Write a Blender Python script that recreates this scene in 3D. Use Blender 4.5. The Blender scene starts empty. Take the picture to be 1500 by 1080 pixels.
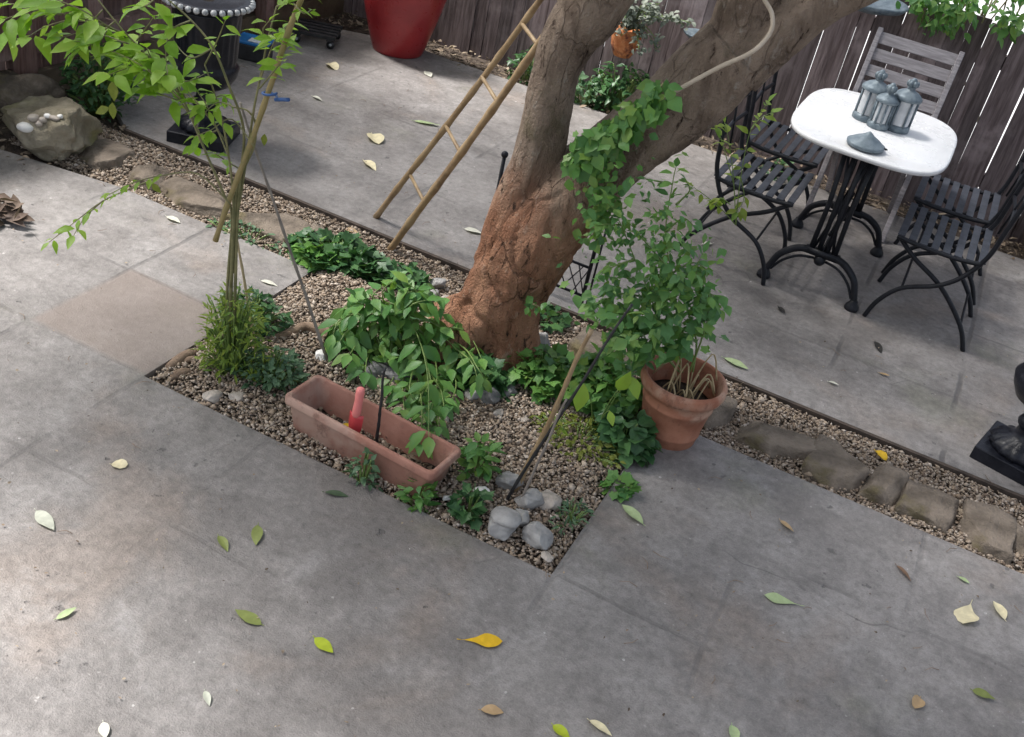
import bpy, math, random
import numpy as np
from mathutils import Vector, Matrix, noise

# ------------------------------------------------------------------ camera, sky, sun, exposure
SC = bpy.context.scene
COL = SC.collection
CAM_H = 2.3
FPX = 1556.5
RV = Vector((0.8828, 0.4320, 0.1837)); UV = Vector((-0.3823, 0.4343, 0.8157)); FV = Vector((-0.2727, 0.7907, -0.5483))
FV.normalize(); RV = (RV - FV * RV.dot(FV)).normalized(); UV = RV.cross(FV).normalized()
cam_data = bpy.data.cameras.new("camera")
cam = bpy.data.objects.new("camera", cam_data); COL.objects.link(cam)
cam_data.sensor_width = 36.0
cam_data.lens = 36.0 * FPX / 1500.0
cam_data.clip_start = 0.05; cam_data.clip_end = 400
cam.matrix_world = Matrix(((RV.x, UV.x, -FV.x, 0), (RV.y, UV.y, -FV.y, 0), (RV.z, UV.z, -FV.z, CAM_H), (0, 0, 0, 1)))
SC.camera = cam

SUN_EL, SUN_AZ = math.radians(58), math.radians(262)      # azimuth measured clockwise from +Y
world = bpy.data.worlds.new("World"); SC.world = world
world.use_nodes = True
wn = world.node_tree.nodes; wl = world.node_tree.links
sky = wn.new("ShaderNodeTexSky"); sky.sky_type = 'NISHITA'; sky.sun_disc = False
sky.sun_elevation = SUN_EL; sky.sun_rotation = SUN_AZ
sky.air_density = 1.0; sky.dust_density = 4.0; sky.ozone_density = 1.0
hs = wn.new("ShaderNodeHueSaturation"); hs.inputs["Saturation"].default_value = 0.50
bg = wn["Background"]; bg.inputs["Strength"].default_value = 0.12
wl.new(sky.outputs[0], hs.inputs["Color"]); wl.new(hs.outputs[0], bg.inputs["Color"])
sun_d = bpy.data.lights.new("sun", 'SUN'); sun_d.energy = 3.3; sun_d.angle = math.radians(10); sun_d.color = (1.0, 0.97, 0.94)
sun = bpy.data.objects.new("sun", sun_d); COL.objects.link(sun)
sdir = Vector((math.sin(SUN_AZ) * math.cos(SUN_EL), math.cos(SUN_AZ) * math.cos(SUN_EL), math.sin(SUN_EL)))
sun.rotation_euler = (-sdir).to_track_quat('-Z', 'Y').to_euler()
SC.view_settings.view_transform = 'Standard'; SC.view_settings.look = 'None'
SC.view_settings.exposure = 1.10; SC.view_settings.gamma = 1.0
SC.cycles.max_bounces = 6; SC.cycles.transparent_max_bounces = 6

# ------------------------------------------------------------------ placing helpers (real positions on real planes)
CP = Vector((0, 0, CAM_H))
def ray(x, y): return FV * FPX + RV * (x - 750) - UV * (y - 540)
def at(x, y, z=0.0):
    d = ray(x, y); return CP + d * ((z - CAM_H) / d.z)
def aty(x, y, Y):
    d = ray(x, y); return CP + d * (Y / d.y)
HV = Vector((FV.x, FV.y, 0)).normalized()
def onv(x, y, b, off=0.0):
    "point on the upright plane through b that faces the yard, moved off metres towards the house"
    d = ray(x, y); return CP + d * (((b - HV * off) - CP).dot(HV) / d.dot(HV))
rnd = random.Random(7)
U = rnd.uniform

# ------------------------------------------------------------------ mesh builder
class MB:
    def __init__(s): s.v = []; s.f = []
    def add(s, vs, fs):
        o = len(s.v); s.v.extend(tuple(v) for v in vs); s.f.extend(tuple(i + o for i in f) for f in fs)
    def build(s, name, mat, parent=None, smooth=True, loc=None, bevel=0, sub=0):
        me = bpy.data.meshes.new(name)
        vs = s.v
        if loc is not None: vs = [(v[0] - loc[0], v[1] - loc[1], v[2] - loc[2]) for v in vs]
        me.from_pydata(vs, [], s.f); me.materials.append(mat)
        if smooth: me.polygons.foreach_set("use_smooth", [True] * len(me.polygons))
        o = bpy.data.objects.new(name, me); COL.objects.link(o)
        if loc is not None: o.location = loc
        if parent is not None: o.parent = parent
        if bevel:
            b = o.modifiers.new("bevel", 'BEVEL'); b.width = bevel; b.segments = 2; b.limit_method = 'ANGLE'
        if sub:
            b = o.modifiers.new("subd", 'SUBSURF'); b.levels = sub; b.render_levels = sub
        return o
    def box(s, c, size, rot=None):
        hx, hy, hz = size[0] / 2, size[1] / 2, size[2] / 2
        vs = [Vector((x, y, z)) for x in (-hx, hx) for y in (-hy, hy) for z in (-hz, hz)]
        if rot is not None: vs = [rot @ v for v in vs]
        c = Vector(c)
        s.add([v + c for v in vs], [(0, 1, 3, 2), (4, 6, 7, 5), (0, 4, 5, 1), (2, 3, 7, 6), (0, 2, 6, 4), (1, 5, 7, 3)])
    def bar(s, a, b, w, h, up=Vector((0, 0, 1))):
        a = Vector(a); b = Vector(b); d = (b - a); L = d.length; d.normalize()
        sd = d.cross(up)
        if sd.length < 1e-4: sd = d.cross(Vector((0, 1, 0)))
        sd.normalize(); n = sd.cross(d)
        s.box((a + b) / 2, (L, w, h), Matrix((d, sd, n)).transposed())
    def tube(s, pts, radii, n=8, cap=True, nz=0.0, seed=0.0):
        pts = [Vector(p) for p in pts]
        if not isinstance(radii, (list, tuple)): radii = [radii] * len(pts)
        vs = []; fs = []
        t0 = (pts[1] - pts[0]).normalized()
        ref = Vector((0, 0, 1)) if abs(t0.z) < 0.9 else Vector((1, 0, 0))
        sd = t0.cross(ref).normalized()
        for i, p in enumerate(pts):
            t = (pts[min(i + 1, len(pts) - 1)] - pts[max(i - 1, 0)])
            if t.length < 1e-9: t = t0
            t.normalize()
            sd = (sd - t * sd.dot(t)).normalized(); up = t.cross(sd)
            for k in range(n):
                a = 2 * math.pi * k / n
                r = radii[i]
                o = sd * math.cos(a) + up * math.sin(a)
                if nz: r *= 1 + nz * noise.noise((p + o * r) * 9 + Vector((seed, 0, 0)))
                vs.append(p + o * r)
        m = len(pts)
        for i in range(m - 1):
            for k in range(n):
                a = i * n + k; b = i * n + (k + 1) % n
                fs.append((a, b, b + n, a + n))
        if cap:
            fs.append(tuple(range(n))[::-1]); fs.append(tuple((m - 1) * n + k for k in range(n)))
        s.add(vs, fs)
    def lathe(s, c, prof, n=32, flute=None, rot=0.0, close=True):
        "prof: (r, z) from bottom to top"
        c = Vector(c); vs = []; fs = []
        for i, (r, z) in enumerate(prof):
            for k in range(n):
                a = 2 * math.pi * k / n + rot
                rr = r
                if flute and flute[0] <= i <= flute[1]: rr = r * (1 + flute[3] * math.cos(a * flute[2]))
                vs.append(c + Vector((rr * math.cos(a), rr * math.sin(a), z)))
        for i in range(len(prof) - 1):
            for k in range(n):
                a = i * n + k; b = i * n + (k + 1) % n
                fs.append((a, b, b + n, a + n))
        if close: fs.append(tuple(range(n))[::-1]); fs.append(tuple((len(prof) - 1) * n + k for k in range(n)))
        s.add(vs, fs)
    def ball(s, c, r, n=8, m=6):
        c = Vector(c); r = Vector(r) if not isinstance(r, (int, float)) else Vector((r, r, r))
        prof = [(math.sin(math.pi * (i + .02) / (m + .04)), -math.cos(math.pi * (i + .02) / (m + .04))) for i in range(m + 1)]
        vs = []; fs = []
        for q, z in prof:
            for k in range(n):
                a = 2 * math.pi * k / n; vs.append(c + Vector((q * math.cos(a) * r.x, q * math.sin(a) * r.y, z * r.z)))
        for i in range(m):
            for k in range(n):
                a = i * n + k; b = i * n + (k + 1) % n; fs.append((a, b, b + n, a + n))
        fs.append(tuple(range(n))[::-1]); fs.append(tuple(m * n + k for k in range(n)))
        s.add(vs, fs)
    def leaf(s, p, d, nrm, L, W, kind='ovate', curl=0.25, fold=0.25):
        p = Vector(p); d = Vector(d).normalized(); sd = d.cross(nrm)
        if sd.length < 1e-4: sd = d.cross(Vector((0.3, 0.5, 0.8)))
        sd.normalize(); n = sd.cross(d)
        if kind == 'ivy':
            pol = [(180, .30), (142, .66), (104, .54), (64, .86), (34, .64), (0, 1.02), (-34, .64), (-64, .86), (-104, .54), (-142, .66)]
            vs = [p + d * (L * .3)]; 
            for a, r in pol:
                a = math.radians(a); x = .3 * L + r * .68 * L * math.cos(a); y = r * .68 * W * math.sin(a)
                vs.append(p + d * x + sd * y + n * (fold * abs(y) * .5 - curl * (x / L) ** 2 * L * .5))
            s.add(vs, [(0, i, i % 10 + 1) for i in range(1, 11)]); return
        T = (0, .18, .42, .72, 1.0); Wd = {'ovate': (.62, 1, .62), 'round': (.85, 1, .8), 'narrow': (.6, 1, .7), 'obov': (.3, .75, 1)}[kind]
        mid = [p + d * (L * t) - n * (curl * t * t * L) for t in T]
        vs = list(mid)
        for sg in (-1, 1):
            for t, w in zip(T[1:4], Wd):
                y = W * .5 * w
                vs.append(p + d * (L * t) + sd * (sg * y) + n * (fold * y - curl * t * t * L))
        s.add(vs, [(0, 1, 5), (1, 2, 6, 5), (2, 3, 7, 6), (3, 4, 7), (0, 8, 1), (1, 8, 9, 2), (2, 9, 10, 3), (3, 10, 4)])
    def bigleaf(s, d, nrm, L, W, curl, fold, kind, twist=0.0):
        d = Vector(d).normalized(); sd = d.cross(nrm).normalized(); n = sd.cross(d); vs = []; fs = []; N = 12
        for i in range(N + 1):
            t = i / N
            if kind == 'obov': w = math.sin(math.pi * t ** 1.55) ** .8 * (.18 + .82 * min(1, t * 1.6))
            elif kind == 'round': w = math.sin(math.pi * t ** .9) ** .55
            else: w = math.sin(math.pi * t ** .85) ** .9
            w = max(w, .03) * W * .5; tw = twist * (t - .4)
            for q in (-1, -.5, 0, .5, 1):
                y = q * w; z = fold * abs(y) - curl * L * (t * t - .3 * t) * 1.2 + y * tw + .02 * W * math.sin(t * 17 + q * 2)
                vs.append(d * (L * t) + sd * y + n * z)
        for i in range(N):
            for j in range(4): a = i * 5 + j; fs.append((a, a + 1, a + 6, a + 5))
        s.add(vs, fs)
    def rock(s, c, r, seed, amp=.25, n=3, rz=0.0, boxy=0.0, cuts=0):
        c = Vector(c); vs, fs = ICO[n]; out = []
        rc = random.Random(int(seed * 97)); pl = []
        for _ in range(cuts):
            q = Vector((rc.gauss(0, 1), rc.gauss(0, 1), rc.gauss(.15, .8))).normalized(); pl.append((q, rc.uniform(.58, .88)))
        R = Matrix.Rotation(rz, 3, 'Z'); so = Vector((seed * 3.7, seed * 1.3, -seed * 2.1))
        for v in vs:
            q = v.copy()
            if boxy:
                m = max(abs(q.x), abs(q.y), abs(q.z)); q = q.lerp(q / m * .85, boxy)
            k = 1 + amp * noise.noise(v * 1.3 + so) + amp * .45 * noise.noise(v * 3.1 + so) + amp * .15 * noise.noise(v * 8 + so)
            for pn, pd in pl:
                e = q.dot(pn) - pd
                if e > 0: q = q - pn * (e * .93)
            q = q * k
            out.append(c + R @ Vector((q.x * r[0], q.y * r[1], q.z * r[2])))
        s.add(out, fs)
def _ico(n):
    import bmesh
    b = bmesh.new(); bmesh.ops.create_icosphere(b, subdivisions=n, radius=1)
    r = ([v.co.copy() for v in b.verts], [tuple(v.index for v in f.verts) for f in b.faces]); b.free(); return r
ICO = {n: _ico(n) for n in (1, 2, 3, 4, 5)}
def smooth_path(pts, k=6):
    pts = [Vector(p) for p in pts]; out = []
    for i in range(len(pts) - 1):
        p0 = pts[max(i - 1, 0)]; p1 = pts[i]; p2 = pts[i + 1]; p3 = pts[min(i + 2, len(pts) - 1)]
        for j in range(k):
            t = j / k
            out.append(.5 * ((2 * p1) + (p2 - p0) * t + (2 * p0 - 5 * p1 + 4 * p2 - p3) * t * t + (-p0 + 3 * p1 - 3 * p2 + p3) * t ** 3))
    out.append(pts[-1]); return out
def lerp_list(vals, k):
    out = []
    for i in range(len(vals) - 1):
        for j in range(k): out.append(vals[i] + (vals[i + 1] - vals[i]) * j / k)
    out.append(vals[-1]); return out
def tag(o, label=None, cat=None, group=None, kind=None):
    if label: o["label"] = label
    if cat: o["category"] = cat
    if group: o["group"] = group
    if kind: o["kind"] = kind
    return o
def thing(name, loc, label, cat, group=None, rz=0.0):
    o = bpy.data.objects.new(name, None); COL.objects.link(o); o.empty_display_size = .05
    o.location = loc; o.rotation_euler = (0, 0, rz)
    return tag(o, label, cat, group)
def kids(o): return [c for c in bpy.data.objects if c.parent == o]
def copy_tree(o, parent=None):
    c = o.copy(); COL.objects.link(c); c.parent = parent
    for ch in kids(o): copy_tree(ch, c)
    return c

# ------------------------------------------------------------------ materials
def newmat(name):
    m = bpy.data.materials.new(name); m.use_nodes = True
    return m, m.node_tree, m.node_tree.nodes["Principled BSDF"]
class NT:
    def __init__(s, nt): s.t = nt
    def n(s, ty, **kw):
        x = s.t.nodes.new(ty)
        for k, v in kw.items(): setattr(x, k, v)
        return x
    def l(s, a, b): s.t.links.new(a, b)
    def m(s, op, a, b=None, c=None, clamp=False):
        x = s.n("ShaderNodeMath", operation=op, use_clamp=clamp)
        for i, v in enumerate((a, b, c)):
            if v is None: continue
            if isinstance(v, (int, float)): x.inputs[i].default_value = v
            else: s.l(v, x.inputs[i])
        return x.outputs[0]
    def noise(s, vec, scale, detail=4, rough=.6, dist=0.0):
        x = s.n("ShaderNodeTexNoise"); x.inputs["Scale"].default_value = scale; x.inputs["Detail"].default_value = detail
        x.inputs["Roughness"].default_value = rough; x.inputs["Distortion"].default_value = dist
        s.l(vec, x.inputs["Vector"]); return x.outputs["Fac"]
    def mix(s, f, a, b, mode='MIX'):
        x = s.n("ShaderNodeMix", data_type='RGBA', blend_type=mode)
        for i, v in ((0, f), (6, a), (7, b)):
            if isinstance(v, (int, float)): x.inputs[i].default_value = v
            elif isinstance(v, tuple): x.inputs[i].default_value = (*v, 1) if len(v) == 3 else v
            else: s.l(v, x.inputs[i])
        return x.outputs[2]
    def ss(s, v, lo, hi):
        x = s.n("ShaderNodeMapRange", interpolation_type='SMOOTHSTEP'); s.l(v, x.inputs[0])
        x.inputs[1].default_value = lo; x.inputs[2].default_value = hi; return x.outputs[0]
    def map(s, vec, scale=(1, 1, 1), loc=(0, 0, 0)):
        x = s.n("ShaderNodeMapping"); x.inputs["Scale"].default_value = scale; x.inputs["Location"].default_value = loc
        s.l(vec, x.inputs["Vector"]); return x.outputs[0]
    def bump(s, h, bs, dist=.01, st=1.0):
        x = s.n("ShaderNodeBump"); x.inputs["Distance"].default_value = dist; x.inputs["Strength"].default_value = st
        s.l(h, x.inputs["Height"]); s.l(x.outputs[0], bs.inputs["Normal"])
def pmat(name, c1, c2, scale=8, rough=.6, bump=.003, metal=0.0, c3=None, c4=None, stretch=(1, 1, 1), detail=6, spec=.5, island=0.0, coord='Object'):
    m, t, bs = newmat(name); k = NT(t)
    co = k.n("ShaderNodeTexCoord").outputs[coord]
    v = k.map(co, stretch)
    n1 = k.noise(v, scale, detail); f = k.ss(n1, .3, .7)
    col = k.mix(f, c1, c2)
    if c3: col = k.mix(k.ss(k.noise(k.map(co, (1, 1, 1), (5, 3, 1)), scale * .45, 5), .52, .68), col, c3)
    if c4: col = k.mix(k.m('MULTIPLY', k.ss(k.noise(k.map(co, (1, 1, .7), (2, 9, 4)), scale * 2.2, 8, .75), .54, .66), .75), col, c4)
    if island:
        g = k.n("ShaderNodeNewGeometry").outputs["Random Per Island"]
        val = k.m('ADD', k.m('MULTIPLY', g, island * 2), 1 - island)
        x = k.n("ShaderNodeHueSaturation"); k.l(val, x.inputs["Value"]); k.l(col, x.inputs["Color"]); col = x.outputs[0]
    k.l(col, bs.inputs["Base Color"])
    n2 = k.noise(v, scale * 5, 5)
    r = k.m('ADD', k.m('MULTIPLY', n2, .25), rough - .12); k.l(r, bs.inputs["Roughness"])
    bs.inputs["Metallic"].default_value = metal; bs.inputs["Specular IOR Level"].default_value = spec
    if bump: k.bump(k.m('ADD', n2, k.m('MULTIPLY', n1, 1.5)), bs, bump)
    return m
def leafmat(name, cols, rough=.45, trans=.3, spot=None):
    m, t, bs = newmat(name); k = NT(t)
    g = k.n("ShaderNodeNewGeometry").outputs["Random Per Island"]
    rp = k.n("ShaderNodeValToRGB"); e = rp.color_ramp.elements
    for i, c in enumerate(cols):
        x = e[i] if i < 2 else e.new(1)
        x.position = i / (len(cols) - 1); x.color = (*c, 1)
    for i in range(len(cols)): e[i].position = i / (len(cols) - 1)
    k.l(g, rp.inputs[0])
    co = k.n("ShaderNodeTexCoord").outputs["Object"]
    col = k.mix(k.m('MULTIPLY', k.ss(k.noise(co, 45, 3), .4, .7), .35), rp.outputs[0], tuple(v * 1.5 for v in cols[-1]))
    if spot: col = k.mix(k.ss(k.noise(co, 60, 4), .56, .66), col, spot)
    k.l(col, bs.inputs["Base Color"]); bs.inputs["Roughness"].default_value = rough; bs.inputs["Specular IOR Level"].default_value = .35
    tr = k.n("ShaderNodeBsdfTranslucent"); k.l(k.mix(1.0, col, (1.0, 1.15, .55), 'MULTIPLY'), tr.inputs[0])
    mx = k.n("ShaderNodeMixShader"); mx.inputs[0].default_value = trans
    k.l(bs.outputs[0], mx.inputs[1]); k.l(tr.outputs[0], mx.inputs[2]); k.l(mx.outputs[0], t.nodes["Material Output"].inputs[0])
    return m
def concrete(name, seed, joints_x, joints_y, slab=None):
    m, t, bs = newmat(name); k = NT(t)
    P = k.n("ShaderNodeNewGeometry").outputs["Position"]
    v = k.map(P, (1, 1, 0.001), (seed, seed * 2, 0))
    n1 = k.noise(v, .8, 7, .62, .4); n2 = k.noise(v, 4.5, 6, .65); n3 = k.noise(v, 38, 5, .7); n4 = k.noise(v, 190, 3, .6)
    a = k.m('ADD', k.m('MULTIPLY', n1, .55), k.m('MULTIPLY', n2, .45))
    col = k.mix(k.ss(a, .38, .64), (.150, .137, .129), (.268, .250, .238))
    brown = k.ss(k.noise(k.map(P, (1, 1, 0), (seed + 9, 4, 0)), 1.15, 6, .62, .5), .53, .68)
    col = k.mix(k.m('MULTIPLY', brown, .45), col, (.235, .185, .150))
    green = k.ss(k.noise(k.map(P, (1, 1, 0), (seed + 2, 14, 0)), 1.6, 6, .62), .58, .72)
    col = k.mix(k.m('MULTIPLY', green, .35), col, (.175, .175, .120))
    pale = k.ss(k.noise(k.map(P, (1, 1, 0), (seed + 5, 1, 0)), 2.6, 8, .72, .25), .56, .70)
    col = k.mix(k.m('MULTIPLY', pale, .28), col, (.40, .385, .375))
    dark = k.ss(k.noise(k.map(P, (1, 1, 0), (seed + 1, 7, 0)), 7, 6, .7), .60, .74)
    col = k.mix(k.m('MULTIPLY', dark, .5), col, (.085, .080, .080))
    n5 = k.noise(v, 17, 6, .75, .3)
    g = k.m('ADD', k.m('MULTIPLY', k.m('SUBTRACT', n3, .5), 1.1), k.m('MULTIPLY', k.m('SUBTRACT', n4, .5), .7))
    g = k.m('ADD', g, k.m('MULTIPLY', k.m('SUBTRACT', n5, .5), .85))
    g = k.m('ADD', g, 1.0)
    x = k.n("ShaderNodeHueSaturation"); k.l(g, x.inputs["Value"]); k.l(col, x.inputs["Color"]); col = x.outputs[0]
    sp = k.n("ShaderNodeTexVoronoi"); sp.inputs["Scale"].default_value = 11; k.l(v, sp.inputs["Vector"])
    spk = k.m('MULTIPLY', k.m('LESS_THAN', sp.outputs["Distance"], k.m('MULTIPLY', k.noise(v, 3, 2), .10)), k.ss(n2, .5, .56))
    col = k.mix(k.m('MULTIPLY', spk, .55), col, (.62, .60, .57))
    pit = k.ss(k.noise(k.map(v, (1, 1, 1), (3, 8, 0)), 21, 3, .5), .665, .72)
    pit = k.m('MULTIPLY', pit, k.ss(k.noise(k.map(v, (1, 1, 1), (13, 8, 0)), 1.7, 3), .47, .56))
    col = k.mix(k.m('MULTIPLY', pit, .6), col, (.070, .066, .064))
    sc2 = k.n("ShaderNodeTexVoronoi"); sc2.inputs["Scale"].default_value = 30; k.l(v, sc2.inputs["Vector"])
    s2 = k.m('MULTIPLY', k.m('LESS_THAN', sc2.outputs["Distance"], k.m('MULTIPLY', k.noise(v, 60, 2), .22)), k.ss(n5, .53, .60))
    col = k.mix(k.m('MULTIPLY', s2, .45), col, (.46, .44, .42))
    ck = k.n("ShaderNodeTexVoronoi", feature='DISTANCE_TO_EDGE'); ck.inputs["Scale"].default_value = .75
    wv = k.n("ShaderNodeVectorMath", operation='ADD'); nz = k.n("ShaderNodeTexNoise"); nz.inputs["Scale"].default_value = 1.6; nz.inputs["Detail"].default_value = 3; k.l(v, nz.inputs["Vector"])
    vm = k.n('ShaderNodeVectorMath', operation='SCALE'); vm.inputs['Scale'].default_value = .55; k.l(nz.outputs['Color'], vm.inputs[0])
    k.l(v, wv.inputs[0]); k.l(vm.outputs[0], wv.inputs[1]); k.l(wv.outputs[0], ck.inputs["Vector"])
    crack = k.m('MULTIPLY', k.m('SUBTRACT', 1.0, k.ss(ck.outputs["Distance"], .0008, .0045)), k.ss(k.noise(k.map(v, (1, 1, 1), (31, 8, 0)), 1.3, 3), .53, .62))
    col = k.mix(k.m('MULTIPLY', crack, .5), col, (.055, .052, .050))
    sx = k.n("ShaderNodeSeparateXYZ"); k.l(P, sx.inputs[0]); X, Y = sx.outputs[0], sx.outputs[1]
    wob = k.m('MULTIPLY', k.m('SUBTRACT', k.noise(v, 3.5, 4), .5), .035)
    br = k.ss(k.noise(v, 2.2, 3), .40, .58)
    J = None
    for ax, lst in ((X, joints_x), (Y, joints_y)):
        for c, w, s in lst:
            d = k.m('ABSOLUTE', k.m('SUBTRACT', k.m('ADD', ax, wob), c))
            q = k.m('MULTIPLY', k.m('SUBTRACT', 1.0, k.ss(d, w * .3, w)), s)
            J = q if J is None else k.m('MAXIMUM', J, q)
    if J is not None:
        J = k.m('MULTIPLY', J, br); col = k.mix(J, col, (.075, .070, .068))
    if slab:
        x0, x1, y0, y1, sc = slab
        mk = None
        for ax, lo, hi in ((X, x0, x1), (Y, y0, y1)):
            aw = k.m('ADD', ax, wob)
            q = k.m('MULTIPLY', k.ss(aw, lo - .02, lo + .02), k.m('SUBTRACT', 1.0, k.ss(aw, hi - .02, hi + .02)))
            mk = q if mk is None else k.m('MULTIPLY', mk, q)
        col = k.mix(k.m('MULTIPLY', mk, .6), col, sc)
    k.l(col, bs.inputs["Base Color"])
    k.l(k.m('ADD', k.m('MULTIPLY', n2, .35), .40), bs.inputs["Roughness"])
    bs.inputs["Specular IOR Level"].default_value = .45
    h = k.m('ADD', k.m('ADD', k.m('MULTIPLY', n3, .6), k.m('MULTIPLY', n4, .4)), k.m('SUBTRACT', k.m('MULTIPLY', n5, .8), k.m('MULTIPLY', pit, .6)))
    if J is not None: h = k.m('SUBTRACT', h, k.m('MULTIPLY', J, 1.2))
    k.bump(h, bs, .006, .9)
    return m
G = {}
G['metal'] = pmat("black_paint", (.008, .009, .012), (.016, .017, .022), 30, .42, .0006, spec=.25)
G['slat'] = pmat("charcoal_slat", (.038, .042, .053), (.062, .067, .082), 22, .5, .0006, spec=.3)
G['urn'] = pmat("black_iron", (.006, .007, .011), (.014, .015, .021), 24, .34, .0012, spec=.28)
G['iron_glint_hub'] = pmat("glint_and_hub_iron", (.20, .21, .22), (.55, .56, .56), 60, .4, .001)  # pale tone paints highlights on the urn beads; also colours the wheel hubs
G['terra'] = pmat("terracotta", (.27, .100, .055), (.40, .175, .105), 10, .8, .002, c3=(.44, .27, .19), c4=(.19, .085, .055))
G['trough'] = pmat("pink_terracotta", (.27, .120, .085), (.37, .185, .135), 9, .8, .002, c3=(.42, .275, .215), c4=(.20, .115, .085))
G['soil'] = pmat("soil", (.018, .013, .009), (.060, .043, .030), 40, .95, .01)
G['redglaze'] = pmat("red_glaze", (.26, .018, .022), (.34, .030, .032), 5, .30, .001, c3=(.20, .018, .022))
G['bluegrey'] = pmat("weathered_blue_grey_metal", (.085, .118, .145), (.19, .23, .255), 26, .5, .0008, metal=.25)
G['glass'] = pmat("frosted_glass", (.42, .44, .46), (.62, .63, .64), 12, .18, .0003)
G['marble'] = pmat("white_marble", (.70, .70, .71), (.77, .77, .77), 2.2, .28, .0002, c3=(.60, .59, .57))
G['teak'] = pmat("grey_teak", (.215, .195, .205), (.350, .325, .335), 10, .7, .0012, stretch=(1, 9, 9))
G['fence'] = pmat("dark_fence_timber", (.095, .050, .040), (.20, .12, .10), 6, .8, .003, c3=(.24, .17, .15), stretch=(9, 9, .8), island=.45)
G['fence_grey'] = pmat("weathered_fence_timber", (.080, .057, .056), (.195, .152, .152), 6, .8, .003, c3=(.26, .21, .21), stretch=(9, 9, .8), island=.4)
G['board'] = pmat("mossy_board", (.085, .060, .038), (.16, .12, .080), 7, .85, .003, c3=(.11, .105, .05))
G['stone'] = pmat("edging_stone", (.095, .075, .056), (.225, .182, .142), 9, .9, .014, c3=(.13, .105, .05))
G['pebgrey'] = pmat("grey_cobble", (.22, .212, .205), (.37, .36, .345), 14, .75, .003, c3=(.30, .28, .26))
G['pebwarm'] = pmat("warm_cobble", (.30, .26, .22), (.44, .39, .34), 14, .75, .003, c3=(.24, .20, .16))
G['pebdark'] = pmat("dark_cobble", (.10, .10, .105), (.19, .185, .18), 14, .8, .004, c3=(.12, .12, .08))
G['pebwhite'] = pmat("white_pebble", (.66, .65, .62), (.76, .75, .72), 14, .6, .001)
G['boulder'] = pmat("mossy_boulder", (.17, .145, .095), (.34, .30, .225), 7, .9, .015, c3=(.24, .225, .10))
G['bamboo'] = pmat("bamboo", (.255, .170, .085), (.370, .265, .150), 14, .5, .0008, c3=(.20, .13, .07))
G['cane_green'] = pmat("yellow_green_cane", (.230, .185, .070), (.300, .225, .095), 14, .5, .0008, c3=(.14, .15, .045))
G['greytwig'] = pmat("grey_twig", (.17, .145, .125), (.29, .25, .215), 20, .7, .001)
G['twig'] = pmat("green_brown_twig", (.125, .125, .050), (.23, .21, .095), 20, .6, .001)
G['greenstem'] = pmat("green_stem", (.10, .17, .040), (.17, .24, .065), 20, .5, .0005)
G['drystem'] = pmat("dry_straw_stem", (.30, .23, .12), (.45, .36, .21), 20, .7, .0005)
G['cord'] = pmat("beige_cord", (.40, .33, .25), (.52, .44, .35), 20, .6, .0005)
G['red'] = pmat("red_plastic", (.50, .045, .055), (.56, .065, .07), 10, .4, .0003)
G['pinkred'] = pmat("coral_rubber", (.72, .20, .18), (.78, .26, .24), 10, .5, .0003)
G['blue'] = pmat("blue_plastic", (.012, .13, .36), (.02, .18, .44), 8, .35, .0002)
G['bluetie'] = pmat("blue_tie", (.02, .07, .22), (.05, .12, .32), 30, .5, .0002)
G['white'] = pmat("white_paper", (.62, .65, .66), (.72, .74, .74), 8, .6, .0002)
G['rubber'] = pmat("black_plastic", (.012, .012, .013), (.03, .03, .032), 20, .45, .0004)
G['edge'] = pmat("rusty_edging", (.035, .025, .019), (.085, .062, .047), 9, .85, .003)
G['orange'] = pmat("orange_clay", (.40, .120, .035), (.60, .25, .10), 32, .8, .004, c3=(.12, .03, .02))
G['brownpot'] = pmat("brown_glaze", (.040, .022, .018), (.075, .040, .034), 6, .35, .001)
G['pinkclay'] = pmat("pale_pink_clay", (.42, .27, .24), (.52, .36, .33), 8, .7, .001)
G['paleground'] = pmat("pale_yard_ground", (.42, .42, .42), (.54, .54, .54), 2, .9, .002)
G['mulch'] = pmat("leaf_mould", (.050, .036, .027), (.120, .090, .068), 26, .95, .012)
G['gravelbase'] = pmat("gravel_grit", (.060, .045, .032), (.150, .115, .085), 50, .95, .006)
G['wood'] = pmat("dead_wood", (.160, .105, .070), (.270, .190, .130), 9, .85, .004, stretch=(1, 4, 4))
G['dryleaf'] = leafmat("dry_brown_leaf", [(.055, .035, .028), (.10, .068, .05), (.16, .115, .085)], .7, .1)
G['litter'] = leafmat("leaf_litter", [(.05, .034, .025), (.12, .085, .06), (.24, .18, .125), (.33, .27, .2)], .8, .05)
G['lime'] = leafmat("bright_lime_leaf", [(.170, .320, .025), (.260, .420, .045), (.34, .48, .08), (.20, .36, .05)], .42, .45)
G['mid'] = leafmat("mid_green_leaf", [(.065, .170, .040), (.110, .250, .055), (.165, .320, .070), (.090, .210, .060), (.20, .31, .06), (.055, .16, .055)], .42, .3)
G['soft'] = leafmat("soft_green_leaf", [(.075, .180, .055), (.115, .250, .080), (.170, .320, .085), (.21, .33, .08), (.090, .210, .085)], .5, .36)
G['dark'] = leafmat("dark_green_leaf", [(.026, .075, .030), (.046, .120, .042), (.078, .165, .058)], .4, .22)
G['bluegreen'] = leafmat("blue_green_leaf", [(.055, .115, .065), (.090, .165, .090), (.120, .205, .105)], .5, .25)
G['olive'] = leafmat("yellow_green_leaf", [(.105, .135, .018), (.165, .195, .030), (.215, .235, .050)], .5, .35)
G['feather'] = leafmat("feathery_leaf", [(.18, .24, .035), (.26, .32, .055), (.15, .26, .05)], .5, .45)
G['grey_leaf'] = leafmat("grey_green_leaf", [(.105, .130, .105), (.170, .195, .160), (.23, .25, .21)], .6, .2)
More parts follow.
